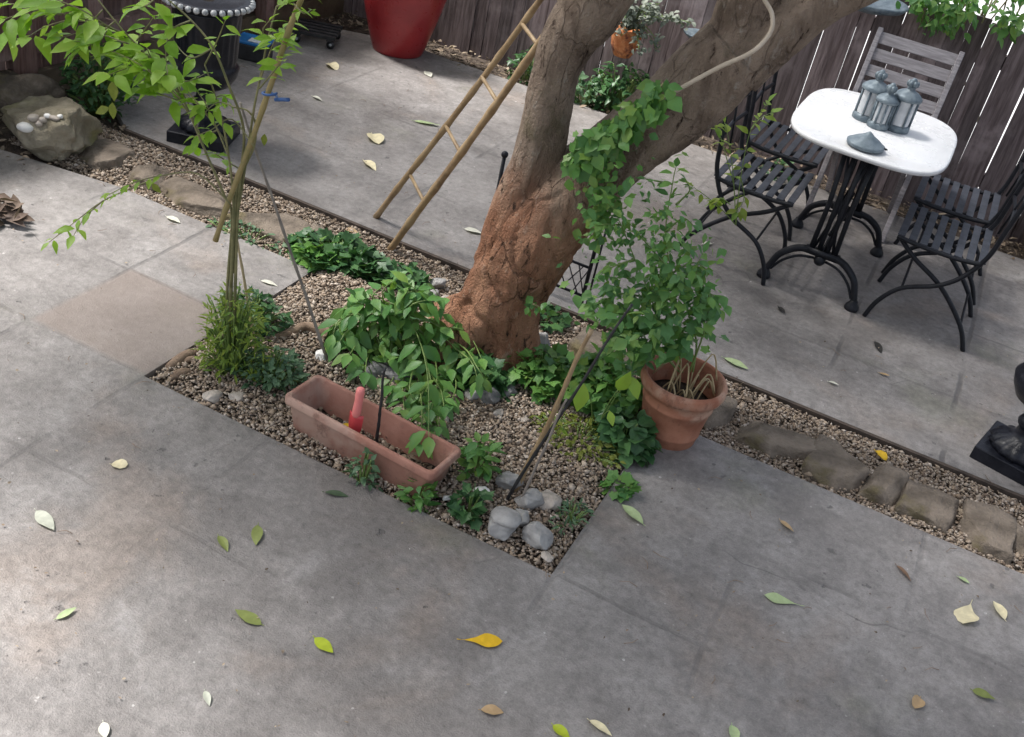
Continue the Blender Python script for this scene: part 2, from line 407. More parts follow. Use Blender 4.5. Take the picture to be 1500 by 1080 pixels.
G['shade_crown'] = leafmat("shade_crown_leaf", [(.040, .100, .020), (.065, .140, .028), (.090, .170, .035)], .45, .3)
def flatleaf(name, c, c2=None):
    return leafmat(name, [c, c2 or c], .5, .12, None)
LEAFM = {'yellow': flatleaf("yellow_leaf", (.62, .36, .012), (.66, .42, .02)), 'lime': flatleaf("lime_leaf", (.30, .36, .02)),
         'olive': flatleaf("olive_leaf", (.17, .20, .055)), 'cream': flatleaf("cream_leaf", (.62, .55, .36)), 'pale': flatleaf("pale_green_leaf", (.34, .42, .22)),
         'grey': flatleaf("grey_pale_leaf", (.40, .41, .34)), 'white': flatleaf("whitish_leaf", (.55, .54, .46)), 'tan': flatleaf("tan_leaf", (.38, .26, .14)),
         'brown': flatleaf("brown_leaf", (.16, .095, .06)), 'dkgreen': flatleaf("dark_fallen_leaf", (.055, .085, .045)), 'black': flatleaf("black_leaf", (.03, .028, .026))}

# ------------------------------------------------------------------ bark of the big tree
def bark():
    m, t, bs = newmat("tree_bark"); k = NT(t)
    P = k.n("ShaderNodeTexCoord").outputs["Object"]
    sx = k.n("ShaderNodeSeparateXYZ"); k.l(P, sx.inputs[0])
    v = k.map(P, (1, 1, .45))
    n1 = k.noise(v, 6, 7, .65, .6); n2 = k.noise(v, 26, 6, .7, .4); n3 = k.noise(P, 90, 4, .7)
    grey = k.mix(k.ss(n1, .35, .66), (.17, .122, .090), (.39, .300, .228))
    grey = k.mix(k.ss(n2, .56, .72), grey, (.44, .38, .32))
    red = k.mix(k.ss(n1, .33, .66), (.28, .130, .074), (.50, .270, .165))
    red = k.mix(k.ss(n2, .56, .74), red, (.52, .34, .245))
    zz = k.m('ADD', sx.outputs[2], k.m('MULTIPLY', k.m('SUBTRACT', n1, .5), .35))
    col = k.mix(k.ss(zz, .56, .94), red, grey)
    ms = k.ss(k.noise(P, 3.2, 6, .7), .55, .68)
    col = k.mix(k.m('MULTIPLY', ms, .45), col, (.105, .100, .042))
    col = k.mix(k.ss(k.m('SUBTRACT', .47, n2), .05, .16), col, (.040, .022, .015))
    vv = k.map(P, (1, 1, .38)); nz = k.n("ShaderNodeTexNoise"); nz.inputs["Scale"].default_value = 7; nz.inputs["Detail"].default_value = 6; k.l(vv, nz.inputs["Vector"])
    sv = k.n("ShaderNodeVectorMath", operation='SCALE'); sv.inputs["Scale"].default_value = .16; k.l(nz.outputs["Color"], sv.inputs[0])
    av = k.n("ShaderNodeVectorMath", operation='ADD'); k.l(vv, av.inputs[0]); k.l(sv.outputs[0], av.inputs[1])
    ck = k.n("ShaderNodeTexVoronoi", feature='DISTANCE_TO_EDGE'); ck.inputs["Scale"].default_value = 15; k.l(av.outputs[0], ck.inputs["Vector"])
    low = k.m('SUBTRACT', 1.0, k.m('MULTIPLY', k.ss(zz, .55, .95), .55))
    crk = k.m('MULTIPLY', k.m('MULTIPLY', k.m('SUBTRACT', 1.0, k.ss(ck.outputs["Distance"], .008, .05)), k.ss(k.noise(P, 4.5, 4), .44, .60)), low)
    col = k.mix(k.m('MULTIPLY', crk, .7), col, (.050, .026, .017))
    fl = k.ss(k.noise(k.map(P, (1, 1, .6), (4, 4, 4)), 55, 4, .7), .60, .68)
    col = k.mix(k.m('MULTIPLY', fl, .4), col, (.50, .38, .29))
    k.l(col, bs.inputs["Base Color"]); bs.inputs["Roughness"].default_value = .88; bs.inputs["Specular IOR Level"].default_value = .25
    k.bump(k.m('SUBTRACT', k.m('ADD', k.m('MULTIPLY', n1, 1.2), k.m('ADD', n2, k.m('MULTIPLY', n3, .45))), k.m('MULTIPLY', crk, .7)), bs, .045, 1.0)
    return m
G['bark'] = bark()

# ------------------------------------------------------------------ setting: ground sheets
def sheet(name, polys, z, mat, label=None):
    mb = MB()
    for p in polys: mb.add([(x, y, z) for x, y in p], [tuple(range(len(p)))])
    o = mb.build(name, mat, smooth=False); tag(o, kind='structure'); return o
Y_NEAR, Y_FAR = 3.405, 3.885
BX0, BX1, BY = -2.145, -.545, 2.375
sheet("ground", [[(-60, -40), (60, -40), (60, 90), (-60, 90)]], -.075, G['soil'])
sheet("neighbour_ground", [[(-40, 6.85), (40, 6.85), (40, 80), (-40, 80)], [(-40, -20), (-4.35, -20), (-4.35, 6.8), (-40, 6.8)]], -.05, G['paleground'])
jx = [(c, .013, s) for c, s in ((-3.2, .3), (-2.675, .5), (-2.14, .3), (-1.6, .2), (-.54, .3), (-.04, .3), (.495, .25), (1.03, .25))]
near_mat = concrete("near_concrete", 3.0, jx, [(1.86, .013, .2), (2.385, .013, .28), (2.89, .013, .35), (1.3, .013, .3)], (-2.675, -2.14, 2.385, 2.89, (.215, .168, .140)))
far_mat = concrete("far_concrete", 21.0, [(-3.3, .014, .3), (-2.2, .016, .35), (-1.1, .014, .3), (-.04, .014, .6), (.497, .016, .7), (1.03, .014, .4)], [(4.45, .014, .25), (5.15, .014, .35), (5.9, .014, .3)])
def slab_mesh(name, polys, ztop, zbot, mat):
    mb = MB()
    for p in polys:
        n = len(p)
        mb.add([(x, y, ztop) for x, y in p] + [(x, y, zbot) for x, y in p], [tuple(range(n))] + [(i, i + n, (i + 1) % n + n, (i + 1) % n) for i in range(n)])
    o = mb.build(name, mat, smooth=False); tag(o, kind='structure'); return o
slab_mesh("near_patio", [[(-9, -7), (9, -7), (9, BY), (BX1, BY), (BX0, BY), (-9, BY)], [(BX1, BY), (9, BY), (9, Y_NEAR), (BX1, Y_NEAR)],
                         [(-9, BY), (BX0, BY), (BX0, Y_NEAR), (-3.2, Y_NEAR), (-4.28, 3.22), (-9, 3.2)]], 0.0, -.07, near_mat)
slab_mesh("far_patio", [[(-3.62, Y_FAR + .014), (3, Y_FAR + .014), (3, 6.36), (-3.55, 6.36), (-4.12, 6.1), (-4.12, 4.25)]], .006, -.07, far_mat)
mb = MB(); mb.box((-.31, Y_FAR + .002, -.030), (6.62, .018, .074)); tag(mb.build("edging_board", G['edge'], smooth=False), kind='structure')
sheet("gravel_bed", [[(-4.3, Y_NEAR - .5), (3, Y_NEAR - .5), (3, Y_FAR), (-4.3, Y_FAR)], [(BX0, BY), (BX1, BY), (BX1, Y_NEAR - .5), (BX0, Y_NEAR - .5)]], -.036, G['gravelbase'])
sheet("bed_mound", [[(BX0 + .10, BY + .10), (BX1 - .10, BY + .10), (BX1 - .10, Y_NEAR + .02), (BX0 + .10, Y_NEAR + .02)]], .004, G['gravelbase'])
sheet("fence_border", [[(-4.35, 6.30), (3, 6.30), (3, 6.85), (-4.35, 6.85)], [(-4.35, 2.4), (-3.5, 2.4), (-3.5, 6.3), (-4.35, 6.3)]], -.035, G['mulch'])

# gravel: far too many to count, one mesh
def gravel():
    rs = np.random.RandomState(5)
    octv = np.array([(1, 0, 0), (0, 1, 0), (-1, 0, 0), (0, -1, 0), (0, 0, 1), (0, 0, -1)], float)
    octf = np.array([(0, 1, 4), (1, 2, 4), (2, 3, 4), (3, 0, 4), (1, 0, 5), (2, 1, 5), (3, 2, 5), (0, 3, 5)])
    pts = []
    def region(n, x0, x1, y0, y1):
        p = np.stack([rs.uniform(x0, x1, n), rs.uniform(y0, y1, n)], 1); pts.append(p)
    region(30000, BX0 + .005, BX1 - .005, BY + .005, Y_NEAR)
    region(44000, -3.9, 1.6, Y_NEAR + .004, Y_FAR - .02)
    region(1500, BX0 - .02, BX1, Y_NEAR - .01, Y_NEAR + .02)
    p = np.concatenate(pts); n = len(p)
    keep = np.ones(n, bool)
    p = p[keep]
    size = rs.lognormal(np.log(.0064), .34, n).clip(.004, .017)
    sc = np.stack([size * rs.uniform(.8, 1.5, n), size * rs.uniform(.7, 1.1, n), size * rs.uniform(.45, .8, n)], 1)
    ang = rs.uniform(0, 6.283, n); tl = rs.normal(0, .35, n)
    V = octv[None] * sc[:, None] * rs.uniform(.7, 1.25, (n, 6, 1))
    ct, st = np.cos(tl)[:, None], np.sin(tl)[:, None]
    V = np.stack([V[..., 0] * ct - V[..., 2] * st, V[..., 1], V[..., 0] * st + V[..., 2] * ct], -1)
    c, s = np.cos(ang)[:, None], np.sin(ang)[:, None]
    V = np.stack([V[..., 0] * c - V[..., 1] * s, V[..., 0] * s + V[..., 1] * c, V[..., 2]], -1)
    inb = np.clip(np.minimum(np.minimum(p[:, 0] - BX0, BX1 - p[:, 0]), np.minimum(p[:, 1] - BY, Y_NEAR + .15 - p[:, 1])) / .12, 0, 1)
    z = -.026 + .036 * inb + .012 * (p[:, 1] > 3.6) + rs.uniform(0, .014, n) + .010 * np.sin(p[:, 0] * 7 + 1) * np.sin(p[:, 1] * 9)
    V[..., 0] += p[:, None, 0]; V[..., 1] += p[:, None, 1]; V[..., 2] += z[:, None]
    Fc = (octf[None] + (np.arange(n) * 6)[:, None, None]).reshape(-1, 3)
    me = bpy.data.meshes.new("gravel")
    me.vertices.add(n * 6); me.vertices.foreach_set("co", V.reshape(-1).astype(np.float32))
    me.loops.add(len(Fc) * 3); me.loops.foreach_set("vertex_index", Fc.reshape(-1).astype(np.int32))
    me.polygons.add(len(Fc)); me.polygons.foreach_set("loop_start", np.arange(0, len(Fc) * 3, 3, dtype=np.int32))
    me.update(calc_edges=True); me.validate()
    m, t, bs = newmat("gravel_stones"); k = NT(t)
    g = k.n("ShaderNodeNewGeometry").outputs["Random Per Island"]
    rp = k.n("ShaderNodeValToRGB"); e = rp.color_ramp.elements
    cs = [(.10, .070, .050), (.20, .145, .100), (.28, .215, .155), (.31, .245, .185), (.22, .18, .145), (.40, .33, .26), (.14, .105, .078), (.25, .185, .130), (.48, .42, .36)]
    for i in range(len(cs) - 2): e.new(.5)
    for i, cc in enumerate(cs): e[i].position = i / (len(cs) - 1); e[i].color = (*[min(.6, q * 1.15) for q in cc], 1)
    k.l(g, rp.inputs[0]); k.l(rp.outputs[0], bs.inputs["Base Color"]); bs.inputs["Roughness"].default_value = .75
    me.materials.append(m)
    o = bpy.data.objects.new("gravel", me); COL.objects.link(o)
    tag(o, "fine tan and grey gravel filling the bed and the edging strip", "gravel", kind='stuff')
gravel()

# ------------------------------------------------------------------ fences
def fence(name, a, b, h, mat, label, wmin, wmax, gap, rails_side, seed, post_every=1.9, skirt=False):
    r = random.Random(seed); a = Vector((*a, 0)); b = Vector((*b, 0)); d = (b - a); L = d.length; d.normalize(); n = Vector((-d.y, d.x, 0)) * rails_side
    root = thing(name, (a + b) / 2, label, "fence")
    base = (a + b) / 2
    mb = MB(); s = 0
    while s < L:
        w = r.uniform(wmin, wmax); g = gap * (r.uniform(0, .35) if r.random() < .4 else r.uniform(.55, 1.25)); s2 = s + w
        c = a + d * ((s + s2) / 2); tilt = r.uniform(-.006, .006); hh = h + r.uniform(-.02, .02)
        vs = []
        for z in (-.04, hh):
            for q in (-1, 1):
                for u in (-1, 1):
                    vs.append(c + d * (q * w / 2 + tilt * (z / h) + (r.uniform(-.003, .003))) + n * (u * .009 + r.uniform(-.003, .003)) + Vector((0, 0, z)) - base)
        mb.add(vs, [(0, 1, 3, 2), (4, 6, 7, 5), (0, 4, 5, 1), (2, 3, 7, 6), (0, 2, 6, 4), (1, 5, 7, 3)])
        s = s2 + g
    mb.build("boards", mat, root, smooth=False)
    m2 = MB(); m2.bar(a - base - n * .045 + Vector((0, 0, .03)), b - base - n * .045 + Vector((0, 0, .03)), .04, .16); m2.build("gravel_board", G['board'], root, smooth=False)
    for z in (.25, h - .2):
        m2 = MB(); m2.bar(a - base - n * .04 + Vector((0, 0, z)), b - base - n * .04 + Vector((0, 0, z)), .05, .08); m2.build("rail", mat, root, smooth=False)
    k = 0.3
    while k < L:
        m2 = MB(); p = a + d * k - n * .1 - base; m2.box(p + Vector((0, 0, h / 2 - .05)), (.08, .08, h)); m2.build("post", mat, root, smooth=False); k += post_every
    return root
fence("picket_fence", (-4.25, 6.7), (1.6, 6.7), 1.12, G['fence_grey'], "long dark paling fence with bright gaps running behind the table and the red pot", .065, .10, .0036, -1, 3)
fence("picket_fence", (-4.30, 1.6), (-4.22, 6.66), 1.25, G['fence'], "dark brown paling fence on the left behind the boulder and the tall urn", .085, .12, .006, 1, 9)

# ------------------------------------------------------------------ the big leaning tree
TB = at(705, 515)
def trunk_tube(pts, radii, n=56, k=9, seed=0.0, rough=1.0, flare=0.0):
    P = smooth_path(pts, k); Rr = lerp_list(radii, k); mb = MB()
    mb.tube(P, Rr, n, True)
    out = []
    for i, p in enumerate(P):
        for q in range(n):
            v = Vector(mb.v[i * n + q]); o = (v - p); r = o.length or 1e-6; o /= r
            w = Vector((v.x * 5, v.y * 5, v.z * 2.2 + seed))
            dsp = .10 * noise.noise(w * .6) + .09 * noise.noise(w * 1.7) + .05 * noise.noise(w * 4.1) + .035 * noise.noise(w * 9) - .10 * max(0, .12 - abs(noise.noise(w * 1.9 + Vector((7, 3, 1))))) / .12 * (1 if v.z < .8 else .4)
            fl = 0
            if flare and v.z < .35:
                ang = math.atan2(o.y, o.x); fl = flare * (1 - max(v.z, -.05) / .35) ** 2 * (.55 + .6 * math.cos(ang * 4 + 1.1) + .35 * math.cos(ang * 7))
            out.append(v + o * (r * dsp * rough * (1 if v.z < .45 else max(.6, 1 - (v.z - .45) * 1.6)) + fl * .10))
    mb.v[:len(out)] = [tuple(v) for v in out]
    return mb
tree = thing("garden_tree", (TB.x, TB.y, 0), "thick leaning tree with reddish flaking bark and two rising stems in the gravel bed", "tree")
o = lambda x, y, f=0: onv(x, y, TB, f)
main_pts = [o(694, 560), o(704, 520), o(724, 468), o(752, 405), o(788, 340), o(826, 290), o(878, 246), o(934, 200), o(985, 163), o(1035, 115), o(1080, 72)]
main_r = [.20, .178, .160, .162, .172, .152, .124, .122, .130, .133, .125]
off = Vector((TB.x, TB.y, 0))
trunk_tube(main_pts, main_r, 110, 20, 0, 1.0, 1.35).build("trunk", G['bark'], tree, loc=None).location = -off
def limb(pts, rs, seed, k=9): trunk_tube(pts, rs, 44, k, seed, .9).build("limb", G['bark'], tree).location = -off
a1 = o(1100, 0); a2 = o(1192, -2); ls = o(872, 0)
limb([o(1062, 95), o(1085, 45), a1, a1 + Vector((.02, .05, .35)), a1 + Vector((-.15, .1, .95)), a1 + Vector((-.2, .0, 1.8))], [.12, .105, .10, .10, .085, .05], 7)
limb([o(1075, 95), o(1130, 46), a2, a2 + Vector((.2, .06, .22)), a2 + Vector((.5, .15, .75)), a2 + Vector((.9, .3, 1.7))], [.115, .108, .100, .10, .085, .05], 13)
limb([o(742, 420), o(752, 350), o(767, 295), o(785, 245), o(800, 180), o(814, 110), o(838, 50), ls, ls + Vector((.1, .0, .4)), ls + Vector((-.1, -.05, 1.1)), ls + Vector((-.4, .1, 1.9))],
     [.10, .118, .108, .097, .088, .082, .098, .115, .105, .085, .05], 29)
# unseen leaf masses high above, placed and shaped to shade the paving
SHADE_CROWN = [((-3.9, 2.0, 4.5), (1.25, .65, .6), 1900), ((-2.3, 1.5, 4.5), (1.5, 1.3, .6), 3000), ((-5.2, 4.1, 4.5), (1.7, .95, .7), 2200), ((-2.2, 4.5, 4.5), (2.0, 1.9, .7), 3800), ((-1.2, 3.2, 4.3), (1.3, 1.3, .6), 500), ((-1.5, .9, 4.5), (1.1, 1.1, .6), 1300), ((-1.75, 2.55, 4.5), (1.1, .75, .5), 1700), ((-2.7, 5.0, 4.6), (1.7, 1.3, .6), 2600)]
mb = MB(); r2 = random.Random(21)
for c, rr, n in SHADE_CROWN:
    cl = [Vector((r2.uniform(-.95, .95), r2.uniform(-.95, .95), r2.gauss(0, .5))) for _ in range(34)]
    for i in range(n):
        q = r2.choice(cl) + Vector((r2.gauss(0, .15), r2.gauss(0, .15), r2.gauss(0, .2)))
        p = Vector((c[0] + q.x * rr[0], c[1] + q.y * rr[1], c[2] + q.z * rr[2]))
        L = r2.uniform(.09, .16)
        mb.leaf(p - off, (r2.gauss(0, 1), r2.gauss(0, 1), r2.gauss(-.3, .5)), Vector((r2.gauss(0, .5), r2.gauss(0, .5), 1)), L, L * .5)
mb.build("shade_crown", G['shade_crown'], tree, smooth=False)

# ------------------------------------------------------------------ paving edge stones
edge_px = [(-3.62, -3.33, .17, .09, "low brown edging stone beside the big boulder"), (-3.32, -3.10, .16, .08, "small edging stone second from the boulder"),
           (-3.09, -2.70, .15, .10, "long brown edging stone behind the young shrub's drooping branch"), (-2.69, -2.36, .15, .09, "smooth grey edging stone right behind the young shrub's stems"),
           (-2.34, -1.98, .15, .08, "buried edging stone above the ivy patch near the ladder's feet"), (-1.96, -1.70, .15, .08, "flat edging stone just right of the ladder's lower pole"),
           (-1.02, -.66, .26, .13, "large blue grey block stone at the right foot of the leaning tree"), (-.64, -.44, .15, .08, "dark edging stone hidden behind the terracotta pot"),
           (-.43, -.31, .16, .09, "small edging stone directly right of the terracotta pot"), (-.30, .02, .17, .11, "long rounded edging stone, second to the right of the terracotta pot"),
           (.03, .235, .20, .11, "blue grey edging stone with rounded front, third right of the terracotta pot"), (.245, .385, .15, .10, "small square yellowish edging stone in the row below the right urn"),
           (.395, .60, .19, .11, "edging stone with mossy front and dark flat top in front of the right urn"), (.61, .79, .21, .11, "wide brown edging stone near the photo's right edge"),
           (.80, 1.02, .17, .10, "last edging stone cut by the photo's right edge")]
for i, (x0, x1, w, h, lab) in enumerate(edge_px):
    cx = (x0 + x1) / 2; cy = 3.60 + .02 * math.sin(i * 2.3) + (-.015 if x0 > -.4 else 0)
    if i == 6: cy = 3.66
    mb = MB(); zt = .016 + h * .12 + U(-.006, .006); mb.rock((0, 0, zt - .075), ((x1 - x0) * .645, .062 + w * .44, .088), 11 + i * 1.7, .11, 5, U(-.05, .05), .95, 5)
    ob = mb.build("edging_stone", G['stone']); ob.location = (cx, cy, 0); tag(ob, lab, "edging stone", "stones edging the patio strip")

# ------------------------------------------------------------------ cobbles in the bed   px centre, half width px, mat, flatness, label
cob = [(470, 533, 11, 'pebwhite', .8, "white round cobble left of the two beside the leaning grey rod"), (492, 518, 10, 'pebgrey', .8, "grey egg shaped cobble under the root, right of a white one"),
       (310, 586, 13, 'pebwarm', .5, "flat tan cobble at the bed's left corner below the ferny plant"), (348, 589, 12, 'pebwarm', .6, "pinkish cobble right of the ferny plant's foot"),
       (543, 552, 24, 'pebdark', .42, "large dark cobble behind the trough's back edge, the left one"), (577, 560, 23, 'pebdark', .42, "large dark cobble behind the trough, right of a similar one"),
       (690, 588, 14, 'pebgrey', .7, "pale grey cobble below the ivy at the tree's foot"), (716, 594, 15, 'pebdark', .8, "dull brown cobble right of the pale one below the tree"),
       (742, 585, 11, 'pebdark', .8, "small dark cobble tucked under the ground cover right of the tree"), (727, 615, 8, 'pebwarm', .7, "small tan pebble alone on the gravel in mid bed"),
       (640, 426, 11, 'pebgrey', .8, "grey cobble at the tree's left side, highest of the heap"), (632, 443, 9, 'pebgrey', .8, "small grey cobble in the heap left of the trunk"),
       (647, 455, 13, 'pebwarm', .7, "wide tan cobble lowest in the heap left of the trunk"), (612, 450, 12, 'pebwarm', .7, "mossy cobble behind the broad leaved plant"),
       (786, 512, 17, 'pebgrey', .8, "grey broken cobble between the trunk and the block stone"), (770, 492, 9, 'pebwarm', .9, "small upright cobble touching the trunk's right side"),
       (733, 786, 24, 'pebgrey', .6, "biggest rounded grey cobble in the front heap, left side"), (782, 798, 25, 'pebgrey', .6, "large angular grey cobble at the front of the heap"),
       (759, 771, 13, 'pebgrey', .8, "small round cobble in the middle of the front heap"), (771, 747, 19, 'pebgrey', .7, "grey cobble at the back of the front heap by the stakes"),
       (798, 747, 17, 'pebwarm', .7, "pinkish cobble at the right back of the front heap"), (741, 721, 17, 'pebgrey', .9, "pale cobble standing behind the black stake's foot"),
       (701, 735, 13, 'pebwhite', .5, "white tapered cobble left of the front heap"), (798, 824, 10, 'pebwarm', .3, "flat cream stone chip at the bed's front corner"),
       (652, 739, 6, 'pebwhite', .7, "little white pebble beside the trough's front corner"), (765, 626, 8, 'pebwarm', .6, "small tan pebble on gravel above the mossy patch")]
for i, (x, y, w, mt, fl, lab) in enumerate(cob):
    p = at(x, y, -.01); s = w * (p - CP).length / FPX
    mb = MB(); mb.rock((0, 0, s * fl * .55 - .03 + .02), (s * 1.2, s * .98, s * fl * 1.1), 40 + i * 2.3, .2, 4, U(0, 3), .25, 10)
    ob = mb.build("cobble", G[mt]); ob.location = (p.x, p.y + s * .2, .022 if i not in (2, 3) else .006); tag(ob, lab, "cobble", "cobbles lying in the gravel bed")
mb = MB(); p = at(730, 770, .07); s = .05
mb.rock((0, 0, 0), (.052, .042, .02), 3.3, .15, 3); ob = mb.build("cobble", G['pebgrey']); ob.location = (p.x, p.y + .055, .066); tag(ob, "flat pale cobble lying on top of the biggest cobble", "cobble", "cobbles lying in the gravel bed")

# big boulder with pebbles on it, rock behind
BP = at(66, 222)
mb = MB(); mb.rock((0, 0, .085), (.265, .19, .15), 5.2, .30, 5, .1, .3, 9); ob = mb.build("boulder", G['boulder']); ob.location = (BP.x - .07, BP.y + .09, 0)
from mathutils.bvhtree import BVHTree
bvh = BVHTree.FromPolygons([Vector(v) + ob.location for v in mb.v], mb.f)
tag(ob, "big craggy boulder with pebbles on its top at the left edge of the patio", "boulder")
for (x, y, w, h, a, mt, lab) in [(37, 191, 11, 8, .3, 'pebwhite', "largest pure white pebble on the boulder"), (50, 176, 8, 6, .9, 'pebwarm', "tan pebble behind the white one on the boulder"),
                        (58, 184, 5, 5, 1.4, 'pebwarm', "tiny upright pebble in the middle of the boulder top"), (64, 178, 6, 5, .9, 'pebwarm', "small pale pebble right of the tiny upright one on the boulder"),
                        (70, 172, 5, 4, .2, 'pebwhite', "small white pebble near the boulder's back"), (79, 175, 8, 4, .2, 'pebwarm', "thin flat pebble on the boulder, second from the right"), (88, 173, 4, 4, .2, 'pebwhite', "smallest white pebble at the right of the row on the boulder")]:
    hit = bvh.ray_cast(CP, ray(x, y).normalized())
    p = hit[0] if hit[0] is not None else at(x, y, .2)
    s = (p - CP).length / FPX; p = p + Vector((0, 0, .5 * h * s))
    mb = MB(); mb.rock((0, 0, 0), (w * s, h * s, h * s * .8), x * .3, .12, 3, a); ob = mb.build("pebble", G[mt]); ob.location = p; tag(ob, lab, "pebble", "pebbles on the boulder")
p = at(30, 165, 0)
mb = MB(); mb.rock((0, 0, .06), (.20, .13, .12), 8.8, .3, 4, .2, .3); ob = mb.build("rock", G['stone']); ob.location = (p.x - .05, p.y + .05, 0); tag(ob, "dull brown rock in the shade behind the boulder", "rock")

# ------------------------------------------------------------------ cast iron urns
def make_urn(loc, label, rz):
    root = thing("garden_urn", loc, label, "urn", "black cast iron urns", rz)
    mb = MB(); mb.box((0, 0, .027), (.285, .285, .054)); mb.build("plinth", G['urn'], root, smooth=False, bevel=.004)
    mb = MB(); mb.lathe((0, 0, .054), [(.12, 0), (.125, .012), (.118, .028), (.10, .042), (.07, .055), (.055, .075), (.05, .10), (.062, .112), (.066, .124), (.058, .138), (.045, .15), (.042, .17), (.05, .19)], 48, (1, 3, 16, .075))
    mb.build("foot", G['urn'], root)
    mb = MB(); mb.lathe((0, 0, .244), [(.05, 0), (.085, .012), (.125, .035), (.150, .075), (.160, .11), (.150, .125), (.143, .14), (.146, .16), (.150, .25), (.158, .33), (.165, .37), (.165, .38)], 96, (7, 9, 24, .022))
    mb.build("bowl", G['urn'], root)
    mb = MB(); mb.lathe((0, 0, .622), [(.160, 0), (.185, .010), (.205, .022), (.212, .034), (.205, .042), (.16, .040), (.14, .03)], 64)
    rim = mb.build("rim", G['urn'], root)
    mb = MB()
    for i in range(34):
        a = i * 2 * math.pi / 34; mb.ball((.207 * math.cos(a), .207 * math.sin(a), .654), (.016, .016, .014), 8, 6)
    mb.build("glint_beading", G['iron_glint_hub'], rim)  # pale beads put the glossy rim's sky glints into colour
    mb = MB(); mb.lathe((0, 0, .64), [(.152, 0), (.1, .01), (.03, .012)], 24); mb.build("soil", G['soil'], root)
    return root
pu = at(299, 203)
urn1 = make_urn((pu.x, pu.y, .006), "tall black fluted urn with highlights painted on its beaded rim by the left fence", .35)
urn1.scale = (1, 1, 1.07)
urn2 = copy_tree(urn1); c0 = at(1423, 637, .03); c1 = at(1473, 703, .0); urn2.location = (.765, 4.12, .006); urn2.rotation_euler = (0, 0, math.radians(-14))
tag(urn2, "black urn cut by the photo's right edge, its square plinth on the far patio")

# ------------------------------------------------------------------ red glazed pot
pr = at(568, 80)
root = thing("glazed_pot", (pr.x, pr.y + .12, .006), "big dark red glazed pot standing by the back fence", "pot")
mb = MB(); mb.lathe((0, 0, 0), [(.165, 0), (.17, .01), (.205, .12), (.245, .26), (.28, .40), (.29, .50), (.268, .58), (.24, .64), (.225, .66), (.25, .68), (.255, .70), (.24, .71), (.215, .70), (.21, .6)], 64)
mb.build("body", G['redglaze'], root)
mb = MB(); mb.lathe((0, 0, .60), [(.215, 0), (.1, .02), (.02, .02)], 24); mb.build("soil", G['soil'], root)

# ------------------------------------------------------------------ terracotta round pot
pp = Vector((-.488, 3.335, -.01)); 
root = thing("flower_pot", pp, "round terracotta pot with rolled rim and dry stems at the bed's right corner", "plant pot")
mb = MB(); mb.lathe((0, 0, 0), [(.105, 0), (.108, .004), (.114, .045), (.117, .048), (.117, .056), (.115, .06), (.131, .165), (.135, .168), (.135, .178), (.133, .182), (.141, .218), (.155, .224), (.161, .240), (.161, .262), (.155, .274), (.146, .275), (.141, .266), (.135, .20), (.118, .10), (.10, .08)], 64)
mb.build("pot", G['terra'], root)
mb = MB(); mb.lathe((0, 0, .165), [(.131, 0), (.09, .012), (.03, .016)], 24); mb.build("soil", G['soil'], root)
POTC = pp

# ------------------------------------------------------------------ trough
def trough():
    z0, z1 = -.05, .136
    T = [at(418, 580, z1), at(462, 545, z1), at(678, 655, z1), at(635, 700, z1)]
    c = sum(T, Vector()) / 4; ex = ((T[2] + T[3]) / 2 - (T[0] + T[1]) / 2); hl = ex.length / 2; ang = math.atan2(ex.y, ex.x)
    hw = .092
    root = thing("planter_trough", (c.x, c.y, 0), "long empty terracotta trough with a little soil, lying along the bed's front", "planter", None, ang)
    mb = MB()
    def ring(l, w, z, r=.02):
        out = []
        for sx, sy, a0 in ((1, 1, 0), (-1, 1, 90), (-1, -1, 180), (1, -1, 270)):
            for q in range(5):
                a = math.radians(a0 + q * 22.5); out.append(Vector((sx * (l - r) + r * math.cos(a), sy * (w - r) + r * math.sin(a), z)))
        return out
    rings = [ring(hl - .045, hw - .028, z0), ring(hl - .040, hw - .024, z0 + .004), ring(hl - .016, hw - .010, z1 - .040), ring(hl - .013, hw - .008, z1 - .034), ring(hl - .002, hw, z1 - .030), ring(hl, hw, z1 - .026), ring(hl, hw, z1 - .004), ring(hl - .004, hw - .004, z1),
             ring(hl - .016, hw - .014, z1), ring(hl - .019, hw - .017, z1 - .005, .016), ring(hl - .045, hw - .035, .01, .015)]
    n = 20; vs = [v for r in rings for v in r]; fs = []
    for i in range(len(rings) - 1):
        for k in range(n): a = i * n + k; b = i * n + (k + 1) % n; fs.append((a, b, b + n, a + n))
    fs.append(tuple(range(n))[::-1]); mb.add(vs, fs); mb.build("trough", G['trough'], root, smooth=True, bevel=0)
    mb = MB(); q = ring(hl - .040, hw - .033, .062, .015); m = 26
    for i in range(m):
        for j in range(8):
            pass
    gx, gy = 40, 14; vs = []; fs = []
    for i in range(gx + 1):
        for j in range(gy + 1):
            x = (i / gx * 2 - 1) * (hl - .036); y = (j / gy * 2 - 1) * (hw - .03)
            vs.append((x, y,   .018 + .018 * noise.noise(Vector((x * 22, y * 22, 3))) + .02 * max(0, x / hl)))
    for i in range(gx):
        for j in range(gy): a = i * (gy + 1) + j; fs.append((a, a + gy + 1, a + gy + 2, a + 1))
    mb.add(vs, fs); mb.build("soil", G['soil'], root)
    return root, c, ang, hl
trough_root, TC, TA, THL = trough()
rt = Matrix.Rotation(TA, 3, 'Z')
def intrough(x, y, z): return Vector((TC.x, TC.y, 0)) + rt @ Vector((x, y, z))
mb = MB(); rr = random.Random(4)
